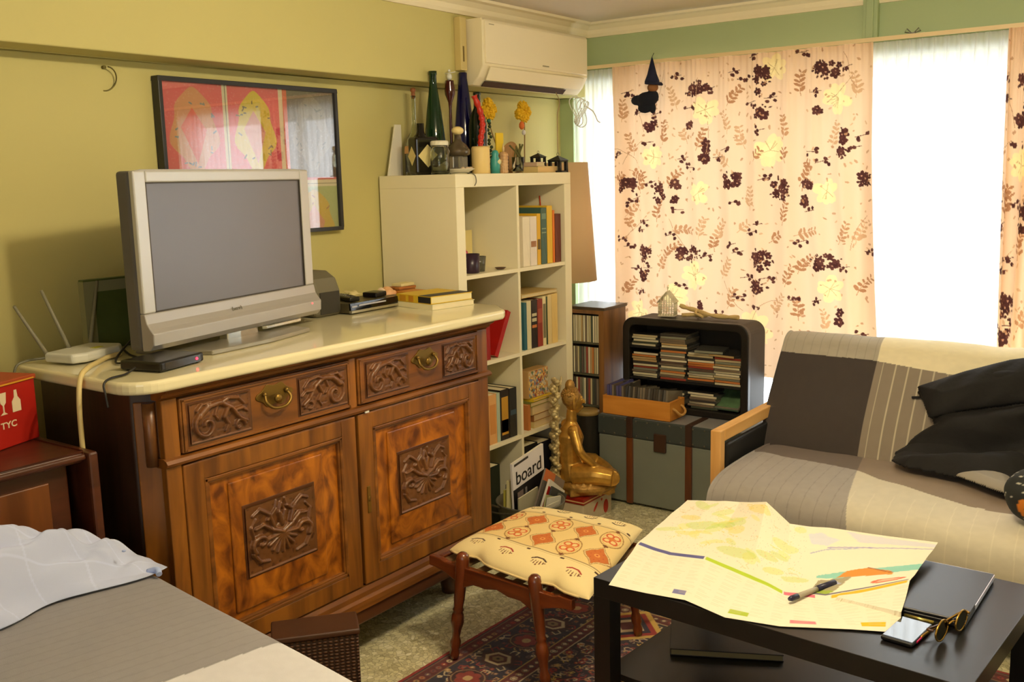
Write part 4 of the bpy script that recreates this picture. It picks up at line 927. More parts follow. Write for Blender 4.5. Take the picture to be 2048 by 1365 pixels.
# flower stems in a bottle: two yellow heads
def flower(label, x, y, h, seed, lean):
    t = thing('dried_flower', label, 'flower', (x, y, ZT))
    r = random.Random(seed)
    b = MB(); b.tube(smooth_path([(0, 0, 0), (lean[0]*.2, lean[1]*.3, h*.35), (lean[0]*.7, lean[1]*.9, h*.72), (lean[0], lean[1], h)]), .0028, 6); b.build('stem', mat('stem_brown', (150, 120, 70), .7), t)
    b = MB()
    for cx, cz in ((-.030, -.008), (.020, .004), (-.006, .026), (.004, -.020)):
        for k in range(46):
            a, p = r.random()*6.28, math.acos(r.uniform(-1, 1)); q = .021
            b.ball((lean[0]+q*math.sin(p)*math.cos(a)*.9, lean[1]+cx+q*math.sin(p)*math.sin(a), h+cz+q*math.cos(p)), .0062, 6)
        b.ball((lean[0], lean[1]+cx, h+cz), .019, 10)
    b.build('flower_head', mat('mimosa_yellow', (224, 178, 28), .8, var=.25, scale=200), t)
    return t
flower('yellow dried flower head arching left over the candle', .185, .585, .265, 3, (.0, -.085))
t = flower('yellow dried flower head with an orange bud, nearer the window', .22, .70, .262, 5, (-.02, .03))
b = MB(); b.ball((-.01, .0, .205), .013, 10, sc=(1, .8, 1.4)); b.build('orange_bud', mat('bud_orange', (224, 116, 50), .6), t)
b = MB(); b.ball((0, .0, .175), .009, 10, sc=(1, 1, 1.3)); b.build('white_bead', mat('white_bead', (220, 216, 214), .3), t)
# small ornaments in front
t = thing('teal_figurine', 'small teal painted figurine right of the cream candle', 'figurine', (.335, .335, ZT))
b = MB(); b.lathe([(0, 0), (.019, 0), (.020, .03), (.019, .055), (.013, .068), (.016, .078), (.010, .090), (0, .093)], caps=False, seg=20); b.build('body', mat('teal_paint', (66, 156, 148), .35), t)
b = MB(); b.ball((.015, .005, .045), .014, 12, sc=(.5, 1, .9)); b.build('face_patch', mat('pale_paint', (220, 214, 160), .4), t)
t = thing('cork_stack', 'striped wooden spool ornament between the teal figurine and the small glass', 'ornament', (.325, .405, ZT))
b = MB(); pr = [(0, 0), (.017, 0)]
for k in range(6): pr += [(.0195, .004+.013*k), (.0195, .012+.013*k), (.0172, .0145+.013*k)]
b.lathe(pr+[(.012, .086), (0, .087)], caps=False, seg=20); b.build('spool', wood('spool_wood', (180, 130, 80), (226, 186, 134), 'Z', sc=8), t)
b = MB(); b.lathe([(.004, .086), (.005, .1), (.0015, .120)], seg=10); b.build('peg', mat('stand_wood2', (226, 196, 140), .5), t)
t = thing('shot_glass', 'small clear glass holding a bit of greenery near the front edge', 'glass', (.335, .492, ZT))
b = MB(); b.lathe(hollow([(.021, 0), (.023, .004), (.027, .065)]), caps=False); b.build('glass', G_clear, t)
b = MB(); r = random.Random(2)
for k in range(11): b.tube([(0, 0, .012), (r.uniform(-.012, .012), r.uniform(-.012, .012), .06), (r.uniform(-.028, .028), r.uniform(-.028, .028), .085+r.random()*.035)], [.002, .0022, .004], 6)
b.build('greenery', mat('dry_green', (96, 92, 46), .8), t)
t = thing('black_tube', 'slim black tube standing between the wooden spool and the small glass', 'tube', (.31, .446, ZT))
b = MB(); b.lathe([(.009, 0), (.009, .066), (.007, .07)], seg=16); b.build('tube', mat('black_plastic', (20, 18, 16), .3), t)
o = flat_book('cream paperback lying flat under the little house lantern on the bookcase top', 'book', .27, .37, .585, .735, ZT, ZT+.026, (222, 196, 130), (214, 190, 130), 0)
o = flat_book('small pinkish booklet on top of the cream paperback, left end', 'book', .29, .36, .592, .655, ZT+.0266, ZT+.044, (206, 176, 146), (214, 190, 150), 0)
def lantern(label, x, y, z, s):
    t = thing('house_lantern', label, 'lantern', (x, y, z))
    M = mat('lantern_black', (34, 34, 32), .4, .3); w_, h_ = .031*s, .05*s
    b = MB(); b.box(-w_, w_, -w_, w_, 0, .007*s)
    for i in (-1, 1):
        for j in (-1, 1): b.box(i*w_-.004*s*(i > 0)*3.2, i*w_+.004*s*(i < 0)*3.2, j*w_-.004*s*(j > 0)*3.2, j*w_+.004*s*(j < 0)*3.2, 0, h_)
    b.box(-w_, w_, -w_, w_, h_-.005*s, h_); b.build('cage', M, t, bevel=.001)
    b = MB(); e = w_*1.18; b.add([(-e, -e, h_), (e, -e, h_), (e, e, h_), (-e, e, h_), (0, 0, h_+.022*s)], [(0, 3, 2, 1), (0, 1, 4), (1, 2, 4), (2, 3, 4), (3, 0, 4)]); b.build('roof', M, t)
    b = MB(); b.tube([(0, .008*s*math.cos(a), h_+.026*s+.008*s*math.sin(a)) for a in np.linspace(0, 2*PI, 15)], .0015*s, 6); b.build('ring', mat('steel', (170, 168, 160), .25, .9), t)
    b = MB(); b.lathe([(.010*s, .008*s), (.010*s, .022*s), (0, .023*s)], seg=14); b.build('candle_stub', mat('candle_stub', (230, 220, 170), .5), t)
lantern('small dark house-shaped lantern standing on the flat cream paperback', .325, .655, ZT+.0266, .78)
lantern('larger dark house-shaped lantern at the right end of the bookcase top', .362, .752, ZT, 1.0)
t = thing('lantern_cord', 'thin tan cord hanging from the air conditioner down to the right-hand lantern', 'cord', (.362, .752, ZT))
b = MB(); b.tube(smooth_path([(0, .0, .086), (.0, .0, .20), (-.004, .008, .25), (-.02, .05, .30), (-.104, .15, .352)]), .0022, 6); b.build('cord', mat('cord_tan', (176, 150, 110), .6), t)
t = thing('brown_pebble', 'small red-brown figurine behind the pinkish booklet', 'figurine', (.26, .61, ZT))
b = MB(); b.lathe([(0, 0), (.014, 0), (.012, .04), (.016, .055), (.009, .068), (0, .07)], caps=False, seg=14); b.build('body', mat('redbrown_clay', (150, 70, 30), .6), t)
# cable end over the front edge
t = thing('loose_wire', 'thin grey wire curling over the top front edge of the bookcase', 'wire', (.37, .09, ZT))
b = MB(); b.tube(smooth_path([(-.02, -.06, .004), (.0, -.03, .006), (.022, -.0, .004), (.036, .02, -.006), (.036, .028, -.03), (.034, .02, -.045)]), .0018, 6); b.build('wire', mat('grey_cable', (110, 108, 88), .5), t)
# ================================================================== the corner by the window
def rnd_col(r, pool): return r.choice(pool)
CDP = [(206, 196, 160), (186, 170, 130), (120, 104, 84), (90, 70, 60), (216, 206, 176), (150, 60, 44), (70, 76, 60), (180, 150, 100), (60, 56, 52), (130, 130, 110), (196, 120, 60), (90, 110, 90), (100, 94, 140)]
def cd_mesh(i, col):
    """jewel case: printed spine + clear-grey lid, built once per colour"""
    b = MB(); b.box(0, .1405, 0, .0100, 0, .1245, 0); b.box(.1405, .1420, .0008, .0092, .0005, .124, 1)
    me_o = b.build('cd_case', [mat('case_purple' if i == 12 else 'case_grey_%d' % (i % 3), (84, 82, 128) if i == 12 else [(96, 94, 88), (70, 66, 60), (120, 112, 96)][i % 3], .18, coat=.3), mat('spine_%d' % i, col, .35)]); return me_o
CDS = [cd_mesh(i, c) for i, c in enumerate(CDP)]
_used = set()
def put_cd(k, loc, rot, label, group):
    """local frame: depth x 0..142 mm with the spine at +x end, thickness y, height z"""
    o = CDS[k]
    if k in _used: o = o.copy(); COL.objects.link(o)
    _used.add(k); o.location = loc; o.rotation_euler = rot; tag(o, label, 'cd case', group); return o
# ---- narrow cd rack
t = thing('cd_rack', 'narrow brown wooden rack of compact discs standing between the bookcase and the trunk', 'cd rack', (.285, .945, 0))
wr = wood('rack_wood', (88, 54, 22), (140, 94, 44), 'Z'); wrd = wood('rack_dark', (46, 34, 22), (70, 52, 32), 'Y')
W_, D_, H_ = .185, .20, .865
b = MB(); b.box(0, .012, 0, D_, 0, H_); b.build('side_panel', wrd, t, bevel=.001)
b = MB(); b.box(W_-.028, W_, 0, D_, 0, H_); b.build('side_panel', wr, t, bevel=.001)
b = MB(); b.box(-.006, W_+.006, -.006, D_+.004, H_, H_+.014); b.build('top_panel', wrd, t, bevel=.002)
b = MB(); b.box(-.002, W_, -.004, .004, H_-.018, H_); b.build('top_rail', wr, t, bevel=.001)
b = MB(); b.box(.012, W_-.028, D_-.006, D_, 0, H_); b.build('back_panel', mat('rack_back', (30, 24, 18), .8), t)
LV = [.712, .565, .418, .271]
for z in LV:
    b = MB(); b.box(.012, W_-.028, .002, D_-.006, z-.008, z); b.build('rack_shelf', mat('shelf_grey', (76, 72, 54), .6), t)
r = random.Random(21)
rows = ('top', 'second', 'third')
pal = [[0, 4, 1, 0, 7, 4, 2, 0, 1, 6, 4, 0], [4, 2, 1, 6, 3, 9, 5, 4, 7, 10, 1, 0], [3, 0, 5, 2, 9, 4, 3, 5, 1, 6, 8, 2]]
for i in range(3):
    x = .014; n = 13 if i == 0 else 12
    for k in range(n):
        tilt = 0 if i == 0 or k < 7 else -.06
        # spine faces the room (-y): rotate local +x onto -y
        put_cd(pal[i][k % 12], (.285+x, .950+.1445+(.004*r.random()), LV[i]+.0008), (0, 0, -PI/2), 'thin CD case filed upright on the %s shelf of the narrow wooden rack' % rows[i], 'CDs on the %s shelf of the rack' % rows[i])
        x += .0107+(.0006 if i else 0)
# the rotated case has its thickness running along +x of the world
# ---- stool-like drum beside the trunk
t = thing('drum_bin', 'dark cylindrical bin with a tan lid wedged between the rack and the trunk', 'bin', (.422, .872, 0))
b = MB(); b.lathe([(0, 0), (.050, 0), (.052, .01), (.052, .395)], caps=False, seg=32); b.build('barrel', mat('bin_dark', (30, 28, 22), .5), t)
b = MB(); b.lathe([(.051, .395), (.055, .396), (.055, .412), (.05, .416), (0, .416)], caps=False, seg=32); b.lathe([(0, .3952), (.051, .395)], caps=False, seg=32); b.build('lid', mat('bin_lid_tan', (150, 124, 70), .5), t)
# ---- trunk
t = thing('trunk', 'old grey travel trunk with dark lid edge and brown wooden straps under the window', 'trunk', (.482, .872, 0))
TW, TDp = .775, .40
b = MB(); b.box(0, TW, 0, TDp, .012, .312); b.build('trunk_body', mat('trunk_grey', (120, 124, 110), .7, var=.12, scale=6, bump=.1), t, bevel=.006)
b = MB(); b.box(-.004, TW+.004, -.004, TDp+.004, .312, .403); lid = b.build('trunk_lid', mat('trunk_lid_dark', (60, 66, 62), .6, var=.1, scale=8), t, bevel=.008, seg=3)
b = MB(); b.box(.006, TW-.006, .006, TDp-.006, .4005, .405); b.build('lid_top', mat('lid_top_grey', (136, 134, 132), .6, var=.1, scale=8), lid, bevel=.001)
ws = wood('strap_wood', (70, 32, 14), (112, 60, 26), 'Z')
for x in (.150, .438):
    b = MB(); b.box(x, x+.030, -.013, .0, .012, .315); b.build('strap', ws, t, bevel=.002)
    b = MB(); b.box(x, x+.030, -.012, .158, .402, .4085); b.box(x, x+.030, -.013, -.004, .316, .4085); b.build('lid_strap', mat('strap_dark', (58, 36, 22), .6), t, bevel=.002)
b = MB(); b.box(.285, .345, -.012, .0, .268, .350); b.build('latch', mat('leather_dark', (60, 38, 22), .5), t, bevel=.005, seg=3)
b = MB()
for x in (.02, TW-.06):
    b.box(x, x+.04, -.008, 0, .0, .03)
for k in range(14):
    b.ball((.03+k*.055, -.0045, .325), .0045, 8, sc=(1, .5, 1)); b.ball((.03+k*.055, -.0045, .392), .0045, 8, sc=(1, .5, 1))
o = b.build('rivets', mat('rivet_metal', (110, 104, 84), .4, .7), t); o['kind'] = 'stuff'
# ---- open cd case: rounded black television shell
t = thing('cd_cabinet', 'black rounded cabinet with an open front packed with piled CDs, on the trunk', 'cabinet', (.515, 1.035, .4065))
RW, RH, RD = .612, .425, .20
def rrect(w_, h_, r, x0=0, z0=0, n=7):
    pts = []
    for cx, cz, a0 in ((w_-r, h_-r, 0), (r, h_-r, PI/2), (r, r*.5, PI), (w_-r, r*.5, 1.5*PI)):
        q = r if cz > r else r*.5
        for k in range(n+1):
            a = a0+PI/2*k/n; pts.append((x0+cx+(q if cz > r else q)*math.cos(a)+((r-q) if cx > r else -(r-q)), z0+cz+q*math.sin(a)))
    return pts
def ring(b, po, pi, y0, y1, mi=0):
    n = len(po)
    vs = [(x, y0, z) for x, z in po]+[(x, y0, z) for x, z in pi]+[(x, y1, z) for x, z in pi]+[(x, y1, z) for x, z in po]
    fs = []
    for i in range(n):
        j = (i+1) % n
        fs += [(i, j, n+j, n+i), (n+i, n+j, 2*n+j, 2*n+i), (2*n+i, 2*n+j, 3*n+j, 3*n+i), (3*n+i, 3*n+j, j, i)]
    b.add(vs, fs, mi)
M_rad = mat('cabinet_black', (30, 27, 23), .38)
b = MB(); ring(b, rrect(RW, RH, .055), rrect(RW-.07, RH-.065, .03, .035, .03), 0, .03); b.build('front_frame', M_rad, t, bevel=.006, seg=3)
b = MB(); ring(b, rrect(RW-.012, RH-.012, .052, .006, .006), rrect(RW-.05, RH-.05, .03, .025, .025), .03, RD); b.prism(rrect(RW-.05, RH-.05, .03, .025, .025), RD-.012, RD, 'y'); b.build('shell', mat('cabinet_shell', (48, 42, 34), .55), t, bevel=.002)
M_in = mat('inner_black', (18, 16, 14), .7)
# shelves inside (cabinet coordinates)
for x0, x1, z in ((.036, .180, .292), (.036, RW-.036, .148)):
    b = MB(); b.box(x0, x1, .006, RD-.013, z-.007, z); b.build('inner_shelf', M_in, t)
bx, by, bz = .515, 1.035, .4065
def stack(x0, z0, n, seed, label, group, jit=.004, fan=0):
    r = random.Random(seed)
    for k in range(n):
        j = r.uniform(-jit, jit); yy = r.uniform(0, .006)
        # lying flat with its spine toward the room: local x -> -y, local y(thickness) -> z, local z -> -x
        ci = r.choice([0, 4, 7, 1, 3, 5, 8, 6, 10, 2, 9, 4, 0])
        M = Matrix(((0, 0, -1), (-1, 0, 0), (0, 1, 0)))
        M = Matrix.Rotation(r.uniform(-.05, .05)+fan*k, 3, 'Z') @ M
        put_cd(ci, (bx+x0+.1245+j, by+.158+yy, bz+z0+.0104*k), M.to_euler(), label, group)
stack(.044, .2935, 5, 1, 'CD case in the small upper left pile inside the black cabinet', 'upper left CD pile')
stack(.044, .1490, 11, 2, 'CD case in the lower left pile inside the black cabinet', 'lower left CD pile')
stack(.184, .1490, 20, 3, 'CD case in the tallest pile, second from left in the black cabinet', 'tallest CD pile')
stack(.322, .1490, 13, 4, 'CD case in the third pile from the left in the black cabinet', 'third CD pile')
stack(.452-.004, .1490, 12, 5, 'CD case in the rightmost pile inside the black cabinet', 'rightmost CD pile', .003)
stack(.330, .0315, 7, 6, 'CD case in the low pile at the bottom of the black cabinet', 'bottom CD pile', .008)
stack(.180, .0315, 6, 7, 'CD case in the bottom pile hidden behind the pine crate', 'bottom CD pile behind the crate', .008)
# loose fanned cases on top of piles
M = Matrix(((0, 0, -1), (-1, 0, 0), (0, 1, 0)))
put_cd(9, (bx+.335+.1245, by+.150, bz+.2870), (Matrix.Rotation(.22, 3, 'Z') @ Matrix.Rotation(.03, 3, 'Y') @ M).to_euler(), 'clear CD case lying skewed on top of the third pile in the black cabinet', None)
put_cd(7, (bx+.440+.1245, by+.140, bz+.2755), (Matrix.Rotation(-.12, 3, 'Z') @ M).to_euler(), 'tan CD case turned askew on top of the rightmost pile in the black cabinet', None)
o = put_cd(11, (bx+.455+.112, by+.150, bz+.102), (Matrix.Rotation(-.05, 3, 'Z') @ Matrix.Rotation(.48, 3, 'X') @ M).to_euler(), 'green picture CD case leaning alone in the bottom right of the black cabinet', None)
b = MB(); b.box(.01, .13, .0101, .0107, .006, .118); b.build('cover_picture', mat('cover_green', (92, 122, 84), .4, var=.7, scale=30), o)
# ---- birdcage house and driftwood on top
t = thing('house_lantern', 'little white latticed house lantern on top of the black CD cabinet', 'lantern', (.690, 1.145, .8320), rz=.2)
Mw = mat('lattice_white', (226, 218, 190), .5)
b = MB(); w2 = .038; hh = .065
b.box(-w2, w2, -.03, .03, 0, .005)
for s in (-1, 1):
    for k in range(7):
        x = -w2+.002+k*(2*w2-.004)/6; b.tube([(x, s*.029, .003), (x, s*.029, hh+(1-abs(x)/w2)*.042)], .0016, 5)
    for k in range(1, 6): b.tube([(s*w2*.96, -.03+.01*k, .003), (s*w2*.96, -.03+.01*k, hh)], .0016, 5)
    for z in (.025, .046, .066): b.tube([(-w2*.96, s*.029, z), (w2*.96, s*.029, z)], .0016, 5); b.tube([(s*w2*.96, -.03, z), (s*w2*.96, .03, z)], .0016, 5)
b.build('lattice_walls', Mw, t)
b = MB()
for s in (-1, 1):
    for k in range(7): y = -.032+k*.0107; b.tube([(s*(w2+.003), y, hh-.002), (0, y, hh+.047)], .0017, 5)
    for q in (.0, .33, .66): b.tube([(s*(w2+.003)*(1-q), -.032, hh+.047*q), (s*(w2+.003)*(1-q), .032, hh+.047*q)], .0017, 5)
b.tube([(0, -.034, hh+.047), (0, .034, hh+.047)], .002, 6); b.tube([(0, 0, hh+.047), (0, 0, hh+.062)], .002, 6); b.ball((0, 0, hh+.064), .005, 8); b.build('lattice_roof', Mw, t)
t = thing('driftwood', 'pale branch of driftwood lying along the top of the black CD cabinet', 'driftwood', (.85, 1.155, .8320))
b = MB(); b.tube(smooth_path([(-.10, -.01, .052), (-.07, .0, .04), (-.02, .005, .03), (.04, -.005, .016), (.12, .004, .010), (.18, .0, .012)]), [lerp(.007, .011, abs(math.sin(i*.5))) for i in range(31)], 8)
b.tube(smooth_path([(-.08, -.03, .010), (-.04, -.01, .012), (.03, .0, .012)]), .009, 8); b.tube(smooth_path([(-.02, .0, .030), (-.01, -.03, .022), (.03, -.045, .010)]), .006, 8)
b.build('branch', mat('driftwood_pale', (206, 178, 120), .8, var=.25, scale=40, bump=.3), t)
# ---- pine crate of cds
t = thing('pine_crate', 'small pine crate with rope handles, filled with CDs, at the front of the trunk top', 'crate', (.503, .876, .4090))
wp = wood('pine', (196, 124, 40), (226, 156, 66), 'X', .5, coat=0); wpy = wood('pine_end', (190, 118, 36), (220, 150, 60), 'Y', .5, coat=0)
CW_, CD_, CH_ = .337, .140, .084
b = MB(); b.box(0, CW_, 0, .010, 0, CH_); b.build('front_board', wp, t, bevel=.001)
b = MB(); b.box(0, CW_, CD_-.010, CD_, 0, CH_); b.build('rear_board', wp, t, bevel=.001)
for x in (0, CW_-.012):
    b = MB(); b.box(x, x+.012, .010, CD_-.010, 0, CH_); b.build('end_board', wpy, t, bevel=.001)
b = MB(); b.box(.012, CW_-.012, .010, CD_-.010, 0, .006); b.build('bottom_board', wp, t)
b = MB(); b.tube(smooth_path([(CW_-.004, .032, .052), (CW_+.012, .030, .046), (CW_+.028, .045, .026), (CW_+.030, .075, .024), (CW_+.024, .10, .034), (CW_+.006, .108, .050), (CW_-.004, .106, .052)]), .0055, 8); b.build('rope_handle', mat('rope', (206, 156, 84), .9, var=.2, scale=300, bump=.5), t)
r = random.Random(8); x = .518
for k in range(24):
    tl = r.uniform(-.05, .05) if k < 8 else r.uniform(.10, .24)
    ci = ([12, 12, 5, 10, 12, 12, 8, 1, 0, 1] + [r.choice([0, 1, 4, 2, 8, 7, 6, 9]) for _ in range(20)])[k]
    o = put_cd(ci, (x+.0105, .889-.0, .4160), (0, tl, PI/2), 'CD case filed upright in the pine crate on the trunk', 'CDs in the pine crate')
    x += .0124
# ---- lamp with a tall cream shade behind the bookcase
t = thing('floor_lamp', 'floor lamp with a tall cream shade standing behind the bookcase by the window', 'lamp', (.195, 1.035, 0))
b = MB(); b.lathe([(0, 0), (.09, 0), (.09, .012), (.02, .02), (.012, .03), (.012, 1.0), (0, 1.0)], caps=False, seg=28); b.build('stand', mat('lamp_metal', (110, 104, 96), .4, .5), t)
b = MB(); b.lathe([(.160, .985), (.122, 1.535), (.1195, 1.535), (.1575, .985), (.160, .985)], caps=False, seg=48)
ms, nts, bs_ = new_mat('lamp_shade_fabric'); bs_.inputs['Base Color'].default_value = (*lin((240, 212, 168)), 1); bs_.inputs['Roughness'].default_value = .9
tr_ = nts.nodes.new('ShaderNodeBsdfTranslucent'); tr_.inputs[0].default_value = (*lin((240, 212, 168)), 1); mx_ = nts.nodes.new('ShaderNodeMixShader'); mx_.inputs[0].default_value = .35
nts.links.new(bs_.outputs[0], mx_.inputs[1]); nts.links.new(tr_.outputs[0], mx_.inputs[2]); nts.links.new(mx_.outputs[0], nts.nodes['Material Output'].inputs[0])
b.build('lamp_shade', ms, t)
b = MB(); b.tube([(-.12, 0, 1.50), (.12, 0, 1.50)], .002, 6); b.tube([(0, 0, 1.0), (0, 0, 1.50)], .003, 6); b.build('shade_carrier', mat('lamp_metal', (110, 104, 96), .4, .5), t)

# ---- gnome doll hanging on the curtain
t = thing('hanging_doll', 'dark blue fabric doll with a pointed hat hanging in front of the blossom curtain', 'doll', (.562, 1.235, 1.80))
Mb = mat('doll_blue', (30, 34, 62), .9, var=.25, scale=60); Mbk = mat('doll_black', (22, 26, 40), .9)
b = MB(); b.lathe([(.034, .080), (.033, .092), (.022, .12), (.013, .155), (.004, .19), (0, .20)], (0, 0, 0), 16, caps=False); b.lathe([(0, .080), (.040, .074), (.042, .080), (.034, .088), (0, .089)], (0, 0, 0), 18, caps=False, R=rotm(0, .12, 0)); b.build('hat', Mb, t)
b = MB(); b.ball((.006, -.004, .062), .024, 14, sc=(1.1, .9, .9)); b.build('head', mat('doll_skin', (150, 100, 60), .8), t)
b = MB(); b.ball((-.028, .0, .012), .042, 14, sc=(1.2, .7, .8)); b.ball((-.075, .0, .010), .026, 12, sc=(1.3, .7, .9)); b.ball((.0, .0, .02), .034, 12, sc=(1, .7, 1)); b.ball((-.035, .0, -.026), .030, 12, sc=(1.3, .6, .8)); b.ball((.004, 0, -.03), .02, 12, sc=(.8, .6, 1.2))
o = b.build('coat', Mbk, t); md = o.modifiers.new('remesh', 'REMESH'); md.mode = 'VOXEL'; md.voxel_size = .0045; md.use_smooth_shade = True
b = MB(); b.tube([(0, 0, .196), (0.004, .01, .215)], .0012, 5); b.build('thread', Mbk, t)
t = thing('wire_clip', 'small metal bow clip sitting on the curtain rail above the bright sheer', 'clip', (1.675, 1.30, 1.9912))
b = MB()
for s in (-1, 1): b.tube([(s*.004, 0, .004), (s*.022, 0, .022), (s*.030, 0, .010), (s*.004, 0, .004)], .0022, 6)
b.box(-.010, .010, -.006, .006, 0, .006); b.build('clip', mat('clip_metal', (130, 128, 120), .35, .7), t)

# ---- red tin box with golden statue
t = thing('tin_box', 'white tin box with red lid and red pictures, under the golden statue', 'box', (.412, .53, 0))
b = MB(); b.box(0, .198, 0, .235, .0, .095); b.build('tin_body', mat('tin_cream', (206, 190, 160), .4, var=.12, scale=30), t, bevel=.004)
b = MB(); b.box(-.004, .202, -.004, .239, .088, .118); b.build('lid', mat('tin_red', (150, 34, 20), .35, var=.15, scale=20), t, bevel=.004)
b = MB(); b.box(.2021, .203, -.004, .239, .098, .103); b.box(-.004, .2021, -.0048, -.004, .098, .103); b.build('cream_line', mat('tin_line', (220, 190, 130), .4), t)
b = MB(); b.ball((.1985, .185, .035), .026, 14, sc=(.06, .8, 1.2)); b.ball((.1985, .10, .055), .016, 12, sc=(.06, 1.6, .5), R=rotm(.8, 0, 0)); b.ball((.1985, .15, .075), .007, 8, sc=(.08, 1, 1)); b.build('red_print', mat('tin_print', (196, 50, 30), .4), t)
M_gold = mat('antique_gold', (206, 156, 70), .32, .7, var=.45, scale=45); M_gold_d = mat('dark_gold', (176, 134, 66), .45, .5, var=.5, scale=70, bump=.4)
t = thing('seated_statue', 'golden seated figure statue with an ornate crest down its back, on the red-lidded tin', 'statue', (.508, .588, .1195), rz=math.radians(48))
def remesh(o, v=.004):
    md = o.modifiers.new('remesh', 'REMESH'); md.mode = 'VOXEL'; md.voxel_size = v; md.use_smooth_shade = True
    md = o.modifiers.new('smooth', 'SMOOTH'); md.factor = .5; md.iterations = 3; return o
b = MB(); b.ball((.075, 0, .035), .1, 18, sc=(1.3, 1.3, .42)); r = random.Random(5)
for k in range(40):
    a = r.random()*6.28; b.ball((.075+.115*math.cos(a), .105*math.sin(a), r.uniform(.008, .055)), r.uniform(.010, .018), 8)
b.cb((.075, 0, .012), (.20, .18, .022)); remesh(b.build('pedestal', M_gold_d, t), .004)
b = MB()      # body: torso, neck, crossed legs, arms in one skin
b.tube(smooth_path([(.01, 0, .065), (.0, 0, .12), (-.004, 0, .19), (.002, 0, .25), (.006, 0, .295), (.01, 0, .33)]), [lerp(.064, .05, i/8) if i < 8 else (lerp(.05, .060, (i-8)/10) if i < 18 else lerp(.060, .024, min(1, (i-18)/9))) for i in range(31)], 16)
for s in (-1, 1):
    b.tube(smooth_path([(.01, s*.04, .085), (.08, s*.095, .095), (.150, s*.125, .085)]), [lerp(.050, .038, i/12) for i in range(13)], 12)
    b.tube(smooth_path([(.150, s*.120, .080), (.175, s*.05, .074), (.178, -s*.03, .070)]), [lerp(.036, .020, i/12) for i in range(13)], 12)
    b.ball((.172, -s*.045, .070), .018, 10, sc=(1, 1.7, .7)); b.ball((.002, s*.058, .285), .026, 12)
b.tube(smooth_path([(.0, -.066, .285), (.012, -.100, .215), (.030, -.105, .185)]), [lerp(.022, .018, i/12) for i in range(13)], 10)
b.tube(smooth_path([(.030, -.105, .185), (.085, -.098, .135), (.125, -.09, .115)]), [lerp(.018, .011, i/12) for i in range(13)], 10)
b.tube(smooth_path([(.0, .066, .285), (.022, .098, .215), (.034, .098, .18)]), [lerp(.022, .018, i/12) for i in range(13)], 10)
b.tube(smooth_path([(.034, .098, .18), (.07, .05, .13), (.09, .01, .115)]), [lerp(.018, .011, i/12) for i in range(13)], 10)
for hx, hy, hz, dx, dy in ((.128, -.088, .112, 1, -.1), (.092, .005, .113, .1, -1)):
    b.ball((hx, hy, hz), .014, 10, sc=(1.2, 1.1, .55))
    for q in range(4):
        oy = (-1.5+q)*.0068; p = (hx-dy*oy, hy+dx*oy, hz); L_ = (.026, .031, .029, .023)[q]
        b.tube([p, (p[0]+dx*L_*.5, p[1]+dy*L_*.5, p[2]-.001), (p[0]+dx*L_, p[1]+dy*L_, p[2]-.009)], [.0044, .0042, .0034], 8)
    b.tube([(hx+.004*dx, hy+.006*dx+.01*dy, hz), (hx+.014*dx+.012*abs(dy), hy+.017*dx-.004*abs(dy), hz-.003)], [.0048, .0038], 8)
b.tube([(.006, 0, .31), (.012, 0, .365)], .023, 12)
remesh(b.build('body', M_gold, t), .0032)
b = MB(); b.ball((.020, 0, .400), .042, 20, sc=(.92, .80, 1.18)); b.ball((.030, 0, .366), .024, 14, sc=(1, .85, .8))       # head with face
b.tube([(.056, 0, .412), (.066, 0, .392), (.064, 0, .388)], [.005, .0085, .006], 8)
for s in (-1, 1):
    b.ball((.052, s*.014, .408), .0075, 8, sc=(.6, 1.3, .7)); b.tube([(.054, s*.006, .420), (.052, s*.022, .421)], .003, 6); b.tube([(.012, s*.035, .425), (.010, s*.038, .395), (.012, s*.036, .372)], .007, 8)
b.tube([(.056, -.010, .374), (.060, 0, .375), (.056, .010, .374)], .0042, 6); b.tube([(.055, -.007, .368), (.058, 0, .367), (.055, .007, .368)], .0038, 6)
hd = remesh(b.build('head', M_gold, t), .0026)
b = MB(); b.ball((.008, 0, .418), .044, 18, sc=(.95, .92, 1.02)); b.ball((.004, 0, .468), .022, 14, sc=(1, 1, 1.3)); r = random.Random(3)
for k in range(150):
    a, p = r.random()*6.28, r.uniform(0, 1.35); x, y, z = math.sin(p)*math.cos(a), math.sin(p)*math.sin(a), math.cos(p)
    if x > .55 and z < .75: continue
    b.ball((.008+.042*x, .041*y, .418+.045*z), .0052, 6)
b.build('curled_hair', M_gold_d, hd)
b = MB(); r = random.Random(9)        # tall ornate crest
for k in range(44):
    z = .03+k*.0108; wv = .020+.008*math.sin(k*.9)
    for s in (-1, 0, 1): b.ball((-.066-.010*math.sin(k*1.3), s*wv, z), .0125, 8, sc=(1.1, 1, .9))
for k in range(7): b.tube([(-.05, .0, .44), (-.045+.004*k, (-3+k)*.013, .50+.012*math.cos(k-3))], [.008, .003], 8)
b.box(-.064, -.054, -.024, .024, .02, .48); b.build('crest', mat('pale_gold', (196, 176, 124), .45, .4, var=.4, scale=60), t)

